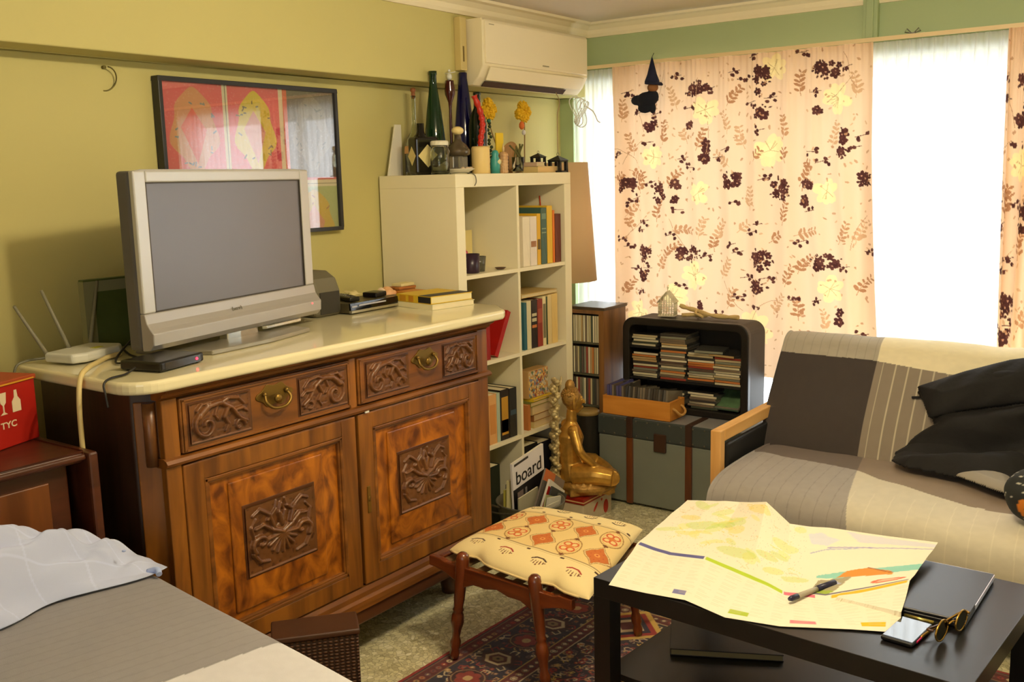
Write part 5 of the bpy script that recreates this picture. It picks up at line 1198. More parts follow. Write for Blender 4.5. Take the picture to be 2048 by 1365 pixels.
# ---- zinc tub of magazines
t = thing('magazine_tub', 'round grey metal tub stuffed with magazines in front of the bookcase', 'tub', (.565, .205, 0))
b = MB(); b.lathe([(0, 0), (.105, 0), (.135, .195), (.139, .198), (.139, .202), (.133, .202), (.102, .006), (0, .006)], seg=40, caps=False); b.build('tub', mat('zinc', (120, 118, 104), .4, .5, var=.2, scale=12), t)
b = MB(); b.tube(smooth_path([(-.06, -.12, .19), (-.09, -.16, .21), (-.06, -.175, .19), (.01, -.15, .185), (.05, -.13, .195)]), .004, 8); b.build('handle', mat('dark_wire', (60, 54, 42), .5, .5), t)
def magazine(label, base, ry, rz, w_, h_, th, cover, rx=0, stripes=(), edge=(220, 210, 180), name='magazine'):
    """thin magazine: cover faces local +x, width local y, height z"""
    o = MB(); o.box(-th/2+.0006, th/2-.0006, .001, w_-.001, .001, h_-.001, 1); o.box(th/2-.0006, th/2, 0, w_, 0, h_, 0); o.box(-th/2, -th/2+.0006, 0, w_, 0, h_, 0); o.box(-th/2, th/2, -.0006, .0004, 0, h_, 0)
    o = o.build(name, [mat('cover_%d_%d_%d' % cover, cover, .35), mat('pages_%d' % edge[2], edge, .8)]); tag(o, label, 'magazine'); o.location = base; o.rotation_euler = (rx, ry, rz)
    for y0, y1, z0, z1, c in stripes:
        q = MB(); q.box(th/2, th/2+.0005, w_*y0, w_*y1, h_*z0, h_*z1); q.build('cover_print', mat('ink_%d_%d_%d' % c, c, .4), o)
    return o
mg = magazine('white magazine titled board with a black cover picture, tallest in the tub', (.541, .128, .045), .03, .08, .245, .330, .009, (232, 224, 220), rx=.10, stripes=((.0, 1, .0, .66, (22, 20, 22)), (.12, .30, .42, .60, (150, 130, 120)), (.36, .42, .30, .60, (190, 184, 176)), (.06, .5, .945, .975, (60, 54, 48))))
text_mesh('title', 'board', .080, mat('ink_title', (34, 30, 30), .5), mg, frame4((.0052, .020, .232), (0, 1, 0), (0, 0, 1)), .0003, bold=.0006, sx=1.08)
specs = [
 ('grey magazine curled against the left rim of the tub', (.482, .140, .03), .03, .08, .12, .235, .008, (150, 144, 124), -.04, ()),
 ('thin yellow-green magazine at the left edge of the tub', (.497, .118, .03), .03, .08, .14, .225, .008, (190, 180, 80), .02, ()),
 ('pale cream magazine standing upright left of the board magazine', (.516, .112, .03), .03, .08, .15, .265, .012, (224, 214, 160), 0, ((.0, 1, .3, .5, (176, 190, 160)),)),
 ('thin grey folder just in front of the board magazine', (.562, .128, .03), .03, .08, .15, .20, .006, (166, 158, 130), .05, ()),
 ('grey magazine with an orange corner leaning right across the tub', (.576, .150, .05), .03, .08, .19, .30, .007, (126, 112, 100), -.55, ((.0, .5, .80, 1, (200, 110, 60)),)),
 ('dark magazine leaning right in the middle of the tub', (.589, .145, .04), .03, .08, .18, .26, .006, (84, 76, 66), -.50, ((.2, .9, .2, .7, (110, 98, 80)),)),
 ('white magazine with a red spine stripe leaning right', (.603, .140, .04), .03, .08, .15, .275, .010, (214, 206, 190), -.60, ((.0, .28, .1, .9, (186, 30, 24)),)),
 ('black and white magazine leaning farthest right in the tub', (.618, .165, .03), .03, .08, .14, .245, .008, (60, 60, 58), -.52, ((.1, .9, .5, .85, (190, 186, 170)),)),
 ('pale green paper folder leaning in front of the black and white one', (.631, .140, .03), .03, .08, .13, .215, .006, (170, 168, 120), -.40, ()),
 ('white newspaper near the right rim of the tub', (.644, .170, .03), .03, .08, .11, .195, .008, (206, 202, 186), -.20, ((.2, .8, .3, .6, (150, 146, 134)),)),
 ('blue and white brochure at the front right of the tub', (.658, .165, .05), .03, .08, .11, .150, .005, (212, 204, 180), -.06, ((.08, .62, .12, .45, (66, 72, 100)), (.08, .62, .68, .86, (50, 34, 40)))),
]
for lb, base, ry, rz, w_, h_, th, c, rx, st in specs: magazine(lb, base, ry, rz, w_, h_, th, c, rx=rx, stripes=st)
t = thing('orange_ball', 'small bright orange ball on the shelf edge left of the tub, beside the sideboard', 'ball', (.43, .075, .0))
b = MB(); b.ball((0, 0, .213), .016, 14, sc=(1, 1, 1.5)); b.build('ball', mat('ball_orange', (230, 70, 20), .35), t)
b = MB(); b.lathe([(.03, 0), (.034, .004), (.024, .10), (.014, .15), (.013, .192), (0, .194)], seg=18); b.build('bottle_body', mat('dark_green_plastic', (26, 36, 24), .3), t)
t['label'] = 'dark green bottle with a bright orange cap between the sideboard and the tub'; t['category'] = 'bottle'; t.name = 'bottle'
# ================================================================== sofa with striped cover
M_cov = vmat('sofa_cover_cotton', .9, bump=.25, bscale=700, sheen=.1)
pine = wood('sofa_pine', (222, 164, 88), (240, 188, 114), 'Y', .45, coat=.1); pinez = wood('sofa_pine_z', (222, 164, 88), (240, 188, 114), 'Z', .45, coat=.1)
SF = thing('sofa', 'sofa with pine arm and a striped cover in cream, grey and charcoal, under the window', 'sofa', (0, 0, 0))
b = MB(); b.box(1.278, 1.318, .335, .375, 0, .553); b.build('arm_post', pinez, SF, bevel=.004)
b = MB(); b.box(1.278, 1.318, .375, .98, .508, .553); b.build('arm_rail', pine, SF, bevel=.004)
b = MB(); b.box(1.278, 1.318, .94, .98, 0, .508); b.build('rear_post', pinez, SF, bevel=.004)
b = MB(); b.box(1.300, 1.322, .40, .93, .30, .495); b.build('side_panel', mat('sofa_black_panel', (30, 30, 28), .5), SF, bevel=.012, seg=3)
b = MB(); b.box(1.32, 3.15, .20, .24, .14, .22); b.build('front_rail', wood('sofa_brown', (96, 50, 24), (128, 72, 36), 'X'), SF, bevel=.003)
b = MB(); b.box(1.33, 3.15, .26, .90, .18, .30); b.build('seat_base', mat('sofa_base', (60, 52, 44), .8), SF)
b = MB(); b.box(3.15, 3.19, .335, .98, 0, .553); b.build('far_arm', pine, SF, bevel=.004)
ski = lambda x: -.047*(x-1.33)
def sweep(name, path, colf, x0, x1, nx, seedn, tuck, side_z):
    P = smooth_path([(0, y, z) for y, z in path], 34); ny = len(P)
    ys = np.array([p.y for p in P]); zs = np.array([p.z for p in P])
    arc = np.concatenate([[0], np.cumsum(np.hypot(np.diff(ys), np.diff(zs)))])
    # columns: first ones fold down the left side
    s = np.linspace(-.24, x1-x0, nx)
    X = np.empty((ny, nx)); Y = np.empty((ny, nx)); Z = np.empty((ny, nx))
    N = noise2(ny, nx, 5, seedn, 22)
    ymid, zmid = ys.mean(), side_z
    for j, sj in enumerate(s):
        if sj >= 0:
            e = math.exp(-sj/.03)
            X[:, j] = x0+sj; inset = .012*e
        else:
            X[:, j] = x0-.004*min(1, -sj/.05)
        k = 0 if sj >= 0 else min(1, -sj/.24)
        Y[:, j] = ys*(1-k)+(tuck[0])*k+ski(x0+max(0, sj)); Z[:, j] = zs*(1-k)+tuck[1]*k
        if sj >= 0: Z[:, j] -= .010*math.exp(-sj/.025)*(zs > side_z)
    Y = Y+.003*N; Z = Z+.004*N
    XX = X; col = colf(XX, Y, Z, arc[:, None]+0*XX, s[None, :]+0*XX)
    return grid(name, X, Y, Z, M_cov, col, SF)
def pick(shape, *layers):
    out = np.zeros(shape+(3,), np.float32)
    for msk, c in layers: out[msk] = lin(c)
    return out
CR, GR, DK, ST, PL, TP_ = (214, 206, 184), (162, 155, 148), (64, 56, 52), (140, 128, 112), (194, 182, 156), (176, 168, 152)
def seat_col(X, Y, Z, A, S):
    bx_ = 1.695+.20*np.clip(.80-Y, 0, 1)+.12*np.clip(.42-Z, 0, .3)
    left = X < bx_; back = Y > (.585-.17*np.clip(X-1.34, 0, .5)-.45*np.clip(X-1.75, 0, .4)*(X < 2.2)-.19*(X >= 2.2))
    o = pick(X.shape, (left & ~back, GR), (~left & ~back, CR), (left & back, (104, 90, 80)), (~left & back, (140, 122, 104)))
    sl = np.abs(((X+.05*Y) % .045)-.0225) < .0016; o[sl & left & ~back] *= .82
    pl_ = np.abs(((X+.05*Y) % .062)-.03) < .0014; o[pl_ & ~left & ~back & (Y < .30)] *= 1.10
    o *= (1+.03*noise2(X.shape[0], X.shape[1], 60, 2, 120))[..., None]; return np.clip(o, 0, 1)
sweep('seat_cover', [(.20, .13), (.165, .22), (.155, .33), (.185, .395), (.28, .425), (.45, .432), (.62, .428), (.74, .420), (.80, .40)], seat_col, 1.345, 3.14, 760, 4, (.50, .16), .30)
def back_col(X, Y, Z, A, S):
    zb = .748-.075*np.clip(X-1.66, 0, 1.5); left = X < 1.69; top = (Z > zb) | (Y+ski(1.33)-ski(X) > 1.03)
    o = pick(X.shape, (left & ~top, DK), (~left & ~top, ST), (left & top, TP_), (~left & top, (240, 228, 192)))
    sl = np.abs((X % .047)-.0235) < .0022; o[sl & ~left & ~top] = lin(PL)
    s2 = np.abs((X % .036)-.018) < .0014; o[s2 & left & top] *= .82
    o *= (1+.03*noise2(X.shape[0], X.shape[1], 60, 3, 120))[..., None]; return np.clip(o, 0, 1)
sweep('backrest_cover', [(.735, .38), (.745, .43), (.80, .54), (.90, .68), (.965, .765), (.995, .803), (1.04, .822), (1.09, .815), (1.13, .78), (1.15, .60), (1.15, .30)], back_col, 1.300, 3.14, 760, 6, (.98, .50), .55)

# ---- black jacket thrown over the sofa
def inside_dist(px, py, poly):
    """signed distance to a polygon, positive inside"""
    ins = np.zeros(px.shape, bool); d = np.full(px.shape, 9.); n = len(poly)
    for i in range(n):
        (xa, ya), (xb, yb) = poly[i], poly[(i+1) % n]
        if ya != yb: ins ^= ((ya > py) != (yb > py)) & (px < (xb-xa)*(py-ya)/(yb-ya)+xa)
        dx, dy = xb-xa, yb-ya; t = np.clip(((px-xa)*dx+(py-ya)*dy)/(dx*dx+dy*dy+1e-12), 0, 1); d = np.minimum(d, np.hypot(px-xa-t*dx, py-ya-t*dy))
    return np.where(ins, d, -d)
tp = [(-.05, .975, .80), (0, .945, .775), (.15, .865, .645), (.30, .785, .535), (.36, .745, .475), (.42, .70, .450), (.55, .57, .447), (.75, .37, .443)]
def drape(name, poly, nx, nt, hf, m, parent=None, th=.004, col=None, lift=.006):
    xs = [p[0] for p in poly]; ts = [p[1] for p in poly]
    Xg, Tg = np.meshgrid(np.linspace(min(xs)-.004, max(xs)+.004, nx), np.linspace(min(ts)-.004, max(ts)+.004, nt))
    D = inside_dist(Xg, Tg, poly); ta = np.array([p[0] for p in tp])
    Yb = np.interp(Tg, ta, [p[1] for p in tp])+ski(1.33)*0-.047*(Xg-1.33); Zb = np.interp(Tg, ta, [p[2] for p in tp])
    nyv = np.interp(Tg, [0, .30, .42, .6], [-.80, -.78, -.25, 0]); nzv = np.sqrt(1-nyv**2)
    H = lift+hf(Xg, Tg, np.clip(D, 0, 1))
    return grid(name, Xg, Yb+nyv*H, Zb+nzv*H, m, col, parent, thick=th, mask=D > -.0015)
J = [(1.862, .135), (1.985, .075), (2.10, .015), (2.20, -.015), (2.45, -.03), (2.8, .0), (2.8, .66), (2.42, .70), (2.30, .715), (2.225, .64), (2.13, .57), (2.02, .545), (1.90, .535), (1.845, .49), (1.835, .40), (1.875, .335), (1.945, .265), (1.905, .19)]
def jh(X, T, D):
    ang = np.arctan2(T-.02, 2.75-X); rad = np.hypot(T-.02, 2.75-X)
    f = .5+.5*np.sin(ang*22+1.2*np.sin(rad*7)+.9); f2 = .5+.5*np.sin(ang*47+2+rad*5)
    base = .085*(1-np.exp(-D/.05)); return base*(.28+.72*f**1.3)+.010*f2*np.clip(D/.03, 0, 1)+.003*noise2(X.shape[0], X.shape[1], 22, 8, 30)
t = thing('jacket', 'black cloth jacket thrown in folds over the right half of the sofa', 'jacket', (0, 0, 0))
M_jk = mat('jacket_black', (20, 18, 18), .8, var=.15, scale=60, bump=.15)
drape('jacket_body', J, 230, 200, jh, M_jk, t)
SL = [(1.870, .13), (2.02, .055), (2.2, -.02), (2.5, -.04), (2.5, .09), (2.2, .15), (2.05, .20), (1.93, .255), (1.905, .20)]
drape('sleeve', SL, 160, 90, lambda X, T, D: .028+.045*np.sqrt(np.clip(D/.075, 0, 1))+.004*np.sin(X*60+T*30)*np.clip(D/.03, 0, 1), M_jk, t)
b = MB(); b.tube(smooth_path([(1.905, .83, .655), (1.875, .835, .645), (1.845, .838, .640)]), .005, 6); o = b.build('belt_end', mat('belt_black', (24, 22, 22), .6), t)
LN = [(2.075, .575), (2.16, .50), (2.23, .52), (2.26, .63), (2.24, .68), (2.16, .63)]
o = drape('lining', LN, 60, 50, lambda X, T, D: .012+.022*np.clip(D/.03, 0, 1)**.6, mat('lining_grey', (150, 142, 128), .6), t); tag(o, 'pale grey jacket lining turned outward')
# ---- patterned bag at the right edge
t = thing('fabric_bag', 'black bag speckled white with an orange patch, on the sofa at the right edge', 'bag', (2.375, .26, .4335), rz=.3)
nr, nc = 60, 90; th = np.linspace(0, 2*PI, nc)[None, :]; ph = np.linspace(.02, PI-.02, nr)[:, None]
X = .115*np.sin(ph)**.8*np.cos(th); Y = .085*np.sin(ph)**.8*np.sin(th); Z = .085-.085*np.cos(ph)*np.sign(1)+0*th
X = X*(1+.05*noise2(nr, nc, 5, 3, 6)); Y[:, -1] = Y[:, 0]; X[:, -1] = X[:, 0]
c = Canvas(300, 200, (34, 36, 34)); r = random.Random(2)
for k in range(220): x, y, a = r.uniform(0, 300), r.uniform(0, 200), r.random()*3; c.line(x, y, x+5*math.cos(a), y+5*math.sin(a), 1.6, (200, 196, 180))
for x in (40, 120, 205, 270): c.ell(x, 120, 26, 30, (214, 124, 30)); c.line(x-14, 118, x+10, 122, 3, (50, 40, 30)); c.line(x-10, 128, x+14, 130, 3, (50, 40, 30))
U = np.repeat(np.linspace(0, 1, nc)[None, :], nr, 0); V = np.repeat(np.linspace(1, 0, nr)[:, None], nc, 1)
grid('bag_body', X, Y, Z, vmat('bag_fabric', .8), c.sample(U, V), t)
b = MB(); b.tube(smooth_path([(.04, 0, .16), (.06, .0, .20), (.10, .0, .19), (.11, .0, .14)]), .006, 8); b.build('strap', mat('bag_strap', (30, 30, 28), .8), t)

# ================================================================== coffee table
TB = thing('coffee_table', 'black coffee table with a lower shelf in front of the sofa', 'coffee table', (1.487, -.820, .0075), rz=math.radians(-4))
M_tb = mat('black_laminate', (22, 19, 19), .30, spec=.5)
b = MB(); b.box(0, .915, 0, .60, .393, .4425); b.build('tabletop', M_tb, TB, bevel=.0015)
for x in (0, .865):
    for y in (0, .55):
        b = MB(); b.box(x, x+.05, y, y+.05, 0, .393); b.build('leg', M_tb, TB, bevel=.001)
b = MB(); b.box(.0, .915, .05, .55, .150, .168); b.build('lower_shelf', mat('black_shelf', (34, 30, 28), .4), TB, bevel=.001)
t = thing('notebook', 'large thin black folder lying on the lower shelf of the coffee table', 'folder', (1.60, -.61, .1535), rz=math.radians(26))
b = MB(); b.box(0, .30, .0, .30, .001, .003); b.box(0, .30, 0, .30, .017, .020); b.box(0, .30, .297, .30, .001, .020); b.build('cover', mat('folder_black', (26, 24, 24), .45), t, bevel=.001)
b = MB(); b.box(.003, .297, .001, .297, .0032, .0168); b.build('page_block', mat('page_tan', (128, 118, 88), .7), t)
t.location.z = .1762
# ---- the map
fr = [(1.55, -.849, .4545), (1.648, -.84, .4535), (1.75, -.827, .4550), (1.867, -.859, .4530), (1.989, -.834, .4530), (2.125, -.765, .4540), (2.217, -.725, .4545)]
fo = [(1.498, -.606, .475), (1.604, -.621, .470), (1.702, -.615, .478), (1.836, -.638, .466), (1.941, -.674, .460), (2.037, -.669, .468), (2.185, -.50, .486)]
bkk = [(1.522, -.349, .530), (1.613, -.359, .545), (1.687, -.356, .552), (1.786, -.41, .588), (1.846, -.392, .530), (1.937, -.338, .520), (2.19, -.246, .502)]
def q3(a, b_, c_, t): return tuple(lerp(lerp(a[i], b_[i], t*2), 0, 0) if t <= .5 else lerp(b_[i], c_[i], t*2-1) for i in range(3))
nu, nv = 300, 210; uu = np.linspace(0, 1, nu); vv = np.linspace(0, 1, nv)
def row(P): P = np.array(P); k = np.linspace(0, 1, len(P)); return np.stack([np.interp(uu, k, P[:, i]) for i in range(3)], -1)
A0, A1, A2 = row(fr), row(fo), row(bkk)
G = np.empty((nv, nu, 3))
for j, v in enumerate(vv): G[j] = A0*(1-v*2)+A1*v*2 if v <= .5 else A1*(2-2*v)+A2*(v*2-1)
zig = np.abs(((vv*6) % 1)-.5)[:, None]; zig2 = np.abs(((uu*6) % 1)-.5)[None, :]
G[..., 2] += .0022*noise2(nv, nu, 8, 5, 12)*np.clip(vv*4, 0, 1)[:, None]+.004*(zig-.25)*np.clip(vv*3-.6, 0, 1)[:, None]
G[..., 2] = np.maximum(G[..., 2], .4527)
on_lap = (G[..., 0] > 2.06) & (G[..., 1] > -.66); G[..., 2] = np.where(on_lap, np.maximum(G[..., 2], .4745), G[..., 2])
MC = Canvas(1000, 700, (238, 230, 206)); c = MC; r = random.Random(12)   # row 0 = front edge
for k in range(26):        # soft land tints on the upper half
    c.ell(r.uniform(60, 720), r.uniform(400, 690), r.uniform(20, 70), r.uniform(8, 26), r.choice([(226, 222, 130), (206, 218, 130), (240, 224, 140), (236, 216, 120)]), r.uniform(-.5, .5), .6)
for x, y, rx, ry in ((210, 540, 90, 24), (330, 560, 46, 18), (560, 470, 60, 16), (620, 500, 50, 14), (430, 430, 80, 22), (700, 420, 60, 12)): c.ell(x, y, rx, ry, (186, 208, 104), .1, .55)
for k in range(900): c.ell(r.uniform(40, 740), r.uniform(380, 690), 1.6, 1.2, r.choice([(150, 160, 120), (200, 170, 120), (140, 150, 160), (220, 150, 110)]), 0, .5)
for k in range(30):
    x, y = r.uniform(60, 700), r.uniform(390, 680); pts = [(x, y)]
    for q in range(5): x += r.uniform(-40, 40); y += r.uniform(-16, 16); pts.append((x, y))
    c.path(pts, 1.6, r.choice([(232, 206, 90), (240, 214, 120), (220, 196, 140)]), .8)
for a, e, col in ((10, 330, (88, 88, 140)), (335, 655, (176, 200, 50)), (660, 790, (218, 110, 130)), (845, 995, (240, 180, 30))): c.rect(a, 341, e, 360, col)
for x, w_, col in ((268, 55, (112, 112, 156)), (500, 62, (164, 184, 54)), (690, 66, (222, 130, 140)), (880, 78, (244, 184, 24))): c.rect(x, 34, x+w_, 70, col)
for cx in range(20, 990, 68):          # columns of tiny print
    for y in range(50, 335, 9): c.rect(cx, y, cx+r.randint(26, 54), y+2, (206, 190, 156), .45)
c.poly([(745, 660), (800, 672), (850, 640), (830, 600), (760, 610)], (198, 206, 232), .6); c.poly([(860, 690), (1000, 680), (1000, 655), (880, 640)], (204, 204, 226), .6)
c.path([(830, 590), (900, 612), (1000, 640)], 7, (160, 150, 196), .8); c.path([(760, 560), (860, 590), (880, 600)], 5, (150, 160, 200), .7)
c.poly([(790, 450), (1000, 500), (1000, 450), (900, 436), (790, 440)], (140, 200, 186)); c.poly([(850, 440), (870, 470), (905, 486), (950, 452), (955, 430)], (216, 140, 50)); c.path([(905, 486), (950, 444)], 5, (150, 80, 30))
c.poly([(760, 365), (800, 430), (880, 440), (850, 380)], (160, 150, 120)); c.poly([(765, 362), (850, 372), (840, 388), (775, 384)], (150, 170, 60)); c.poly([(800, 395), (860, 410), (850, 425), (806, 415)], (172, 176, 206)); c.rect(780, 364, 995, 370, (96, 90, 110))
c.ell(950, 395, 34, 13, (232, 110, 80)); c.ell(950, 395, 22, 7, (238, 180, 150))
U = np.repeat(uu[None, :], nv, 0); V = np.repeat(vv[:, None], nu, 1)
t = thing('map', 'large unfolded paper city map spread crumpled over the coffee table', 'map', (0, 0, 0))
grid('map_sheet', G[..., 0], G[..., 1], G[..., 2], vmat('map_paper', .75), MC.sample(U, V), t, thick=.0006, smooth=False)
# ---- pen on the map
def rod(a, c_, t): return tuple(lerp(a[i], c_[i], t) for i in range(3))
t = thing('marker_pen', 'grey marker pen with dark blue ends lying on the map', 'pen', (0, 0, 0))
P0, P1 = (1.968, -.722, .4705), (2.034, -.588, .4805)
b = MB(); b.tube([rod(P0, P1, .18), rod(P0, P1, .62)], .0062, 12); b.build('barrel', mat('pen_grey', (168, 160, 140), .4), t)
b = MB(); b.tube([rod(P0, P1, .60), rod(P0, P1, .985), rod(P0, P1, 1)], [.0075, .0075, .006], 12); o = b.build('cap', mat('pen_blue', (34, 32, 60), .35), t); tag(o, 'dark blue pen cap')
b = MB(); b.tube([rod(P0, P1, 0), rod(P0, P1, .05), rod(P0, P1, .19)], [.004, .0066, .0066], 12); b.build('end_cap', mat('pen_blue', (34, 32, 60), .35), t)
# ---- laptop
t = thing('laptop', 'closed black laptop partly under the right side of the map', 'laptop', (2.065, -.620, .4515), rz=math.radians(-.5))
b = MB(); b.box(0, .270, 0, .315, .0, .012); b.build('base', mat('laptop_black', (28, 26, 28), .4), t, bevel=.003, seg=3)
b = MB(); b.box(0, .270, 0, .315, .0125, .020); b.build('lid', mat('laptop_lid', (46, 44, 46), .34, .3), t, bevel=.003, seg=3)
b = MB(); b.box(.2695, .2715, .10, .312, .008, .0195); b.box(.09, .268, .3145, .3165, .008, .0195); b.build('light_edge', mat('laptop_edge', (210, 206, 214), .25, .5), t, bevel=.0005)
t = thing('ballpoint_pen', 'black and gold ballpoint pen lying along the front edge of the laptop', 'pen', (0, 0, 0))
P0, P1 = (2.17, -.632, .4575), (2.30, -.640, .4575)
b = MB(); b.tube([P0, P1], .0042, 10); b.build('barrel', mat('pen_black', (24, 22, 20), .25), t)
b = MB(); b.tube([rod(P0, P1, .3), rod(P0, P1, .8)], .0046, 10); b.build('gold_sleeve', mat('pen_gold', (176, 160, 90), .25, .8), t)
# ---- phone
t = thing('phone', 'black phone with a pink side edge lying beside the map corner', 'phone', (2.236, -.712, .4515), rz=math.radians(-6))
b = MB(); b.box(-.036, .034, -.065, .062, 0, .010); b.build('body', mat('phone_black', (18, 17, 18), .3), t, bevel=.004, seg=3)
b = MB(); b.box(-.033, .031, -.058, .056, .0101, .0107); b.build('screen', mat('phone_screen', (20, 26, 26), .05, spec=.9, coat=1), t)
b = MB(); b.box(.0335, .0355, -.04, .045, .003, .008); b.build('side_edge', mat('phone_pink', (214, 34, 96), .35), t, bevel=.0008)
# ---- sunglasses
t = thing('sunglasses', 'pair of folded gold-rimmed sunglasses near the right corner of the table', 'sunglasses', (2.318, -.675, .4515), rz=math.radians(72)); t.scale = (1.22, 1.22, 1.22)
Mg = mat('gold_wire', (176, 140, 70), .25, .85); Mt = mat('tortoise', (74, 46, 22), .25)
def lens(cx, tilt): return [(cx+.024*math.cos(a)*(1+.08*math.cos(2*a)), .004*math.cos(a), .0215+.0185*math.sin(a)) for a in np.linspace(0, 2*PI, 29)]
for s in (-1, 1):
    b = MB(); b.tube(lens(s*.032, 0), .0018, 6); b.build('rim', Mg, t)
    b = MB(); pts = lens(s*.032, 0)[:-1]; b.add([(x, y-.0006, z) for x, y, z in pts]+[(x, y+.0006, z) for x, y, z in pts], [tuple(range(28)), tuple(range(28, 56))[::-1]]+[(i, (i+1) % 28, 28+(i+1) % 28, 28+i) for i in range(28)])
    b.build('lens', mat('dark_lens', (30, 24, 30), .05, trans=.6, spec=.8), t)
    b = MB(); b.tube(smooth_path([(s*.058, 0, .028), (s*.060, .010, .028), (s*.040, .017, .022), (-s*.015, .024, .012), (-s*.055, .026, .005)]), [.0024]*25, 6); b.build('temple', Mt if s < 0 else Mg, t)
b = MB(); b.tube(smooth_path([(-.010, 0, .027), (0, -.002, .031), (.010, 0, .027)]), .0016, 6); b.build('bridge', Mg, t)

# ================================================================== stool
ST_ = thing('stool', 'low turned-leg wooden stool with an embroidered cushion, beside the coffee table', 'stool', (1.105, -.470, 0), rz=math.radians(-4))
W_st = wood('stool_wood', (70, 28, 10), (128, 58, 22), 'Z', .22, coat=.6); W_sx = wood('stool_rail', (78, 32, 12), (134, 62, 24), 'X', .22, coat=.6)
def leg_pts(x, y):
    fx, fy = x*1.30, y*1.04; prof = [(0, .013), (.02, .016), (.035, .013), (.045, .017), (.06, .017), (.075, .012), (.10, .015), (.125, .021), (.150, .0185), (.160, .014), (.166, .0175), (.174, .014), (.20, .017), (.24, .018), (.275, .0195), (.30, .021), (.332, .021), (.345, .018), (.352, .010), (.354, .001)]
    return [(lerp(fx, x, z/.33), lerp(fy, y, z/.33), z+.0085) for z, r_ in prof], [r_ for z, r_ in prof]
for x in (-.140, .140):
    for y in (-.235, .225):
        p, rr = leg_pts(x, y); b = MB(); b.tube(p, rr, 18); b.build('leg', W_st, ST_)
for y in (-.235, .225):      # scalloped end rails
    b = MB(); n = 24; xs = [-.275+.55*k/n for k in range(n+1)]
    low = [.262+.030*math.sin(min(1, (abs(x)-.155)/.12)*PI/2) if abs(x) > .155 else .250+.026*(1-(x/.15)**2)+.004*math.cos(x*70) for x in xs]
    top = [.318-.010*(x/.275)**2*0+(.006 if abs(x) > .22 else 0) for x in xs]
    b.prism([(x, z) for x, z in zip(xs, low)]+[(x, z) for x, z in list(zip(xs, top))[::-1]], y-.010, y+.010, 'y'); b.build('apron', W_sx, ST_, bevel=.003)
for x in (-.245, .245):
    b = MB(); b.box(x-.011, x+.011, -.225, .215, .300, .322); b.build('side_rail', wood('stool_rail_y', (78, 32, 12), (134, 62, 24), 'Y', .22, coat=.6), ST_, bevel=.004)
b = MB()
for k in range(7): b.box(-.235+.07*k, -.205+.07*k, -.222, .212, .309, .315)
b.build('seat_webbing', mat('webbing', (120, 90, 50), .8), ST_)
# cushion with folk embroidery
CU = Canvas(700, 700, (242, 220, 160)); c = CU
gold, rust, brown, redc, dark = (206, 150, 60), (204, 112, 44), (112, 58, 24), (170, 40, 24), (70, 36, 20)
for y0 in (170, 530): c.rect(0, y0-4, 700, y0+4, (150, 110, 56), .8); c.rect(0, y0-14, 700, y0-11, (190, 150, 84), .8); c.rect(0, y0+11, 700, y0+14, (190, 150, 84), .8)
c.rect(0, 176, 700, 524, (236, 206, 136))
def diamond(cx, cy, rx, ry, col): c.poly([(cx-rx, cy), (cx-rx*.7, cy-ry*.35), (cx-rx*.3, cy-ry*.6), (cx, cy-ry), (cx+rx*.3, cy-ry*.6), (cx+rx*.7, cy-ry*.35), (cx+rx, cy), (cx+rx*.7, cy+ry*.35), (cx+rx*.3, cy+ry*.6), (cx, cy+ry), (cx-rx*.3, cy+ry*.6), (cx-rx*.7, cy+ry*.35)], col)
for i in range(5):
    for j, cy in enumerate((262, 438)):
        cx = 70+140*i
        if (i+j) % 2 == 0:
            diamond(cx, cy, 70, 88, (164, 112, 50)); diamond(cx, cy, 65, 82, (244, 224, 164)); diamond(cx, cy, 60, 77, (190, 130, 60)); diamond(cx, cy, 55, 72, rust); c.ell(cx, cy, 13, 13, (226, 160, 80)); c.ell(cx, cy, 6, 6, (190, 80, 36))
            for a in range(8): c.ell(cx+30*math.cos(a*PI/4), cy+38*math.sin(a*PI/4), 4, 4, (190, 90, 40))
        else:
            for a in range(4): c.ell(cx+24*math.cos(a*PI/2+.78), cy+32*math.sin(a*PI/2+.78), 21, 21, (214, 90, 40), ring=.62)
            c.ell(cx, cy, 13, 15, (220, 130, 50)); c.ell(cx, cy, 56, 78, (166, 120, 60), ring=.91); c.ell(cx, cy, 44, 66, (220, 170, 96), ring=.93); diamond(cx, cy-80, 14, 14, (120, 70, 30)); diamond(cx, cy+80, 14, 14, (120, 70, 30))
for i in range(4):
    for y0, s in ((95, 1), (605, -1)):
        cx = 100+165*i; col = dark if (i % 2 == 0 or y0 > 300) else redc
        c.path([(cx-34, y0), (cx-14, y0+s*14), (cx+16, y0+s*12), (cx+34, y0-s*4)], 8, col)
        for k in range(5): c.path([(cx-22+12*k, y0-s*8), (cx-28+14*k, y0-s*(26+5*(k % 2)))], 4, brown)
        c.ell(cx, y0-s*34, 5, 5, brown); c.ell(cx+34, y0-s*18, 4, 4, brown)
    c.ell(100+165*i+80, 150, 10, 7, dark); c.ell(100+165*i+80, 550, 10, 7, dark)
nr, nc = 260, 260; u = np.linspace(-1, 1, nc)[None, :]; v = np.linspace(-1, 1, nr)[:, None]
puff = (np.clip(1-np.abs(u)**7, 0, 1)**.5)*(np.clip(1-np.abs(v)**7, 0, 1)**.5)*(.86+.14*(1-u*u)*(1-v*v))
CUo = thing('cushion', 'cream square cushion embroidered with rust diamonds, lying on the stool', 'cushion', (1.112, -.456, .3135))
CC = [(.868, -.660), (1.420, -.735), (1.285, -.185), (.868, -.215)]      # corners of the cushion on the stool
un, vn = (u+1)/2, (v+1)/2
GXc = ((1-un)*(1-vn)*CC[0][0]+un*(1-vn)*CC[1][0]+un*vn*CC[2][0]+(1-un)*vn*CC[3][0])-1.112
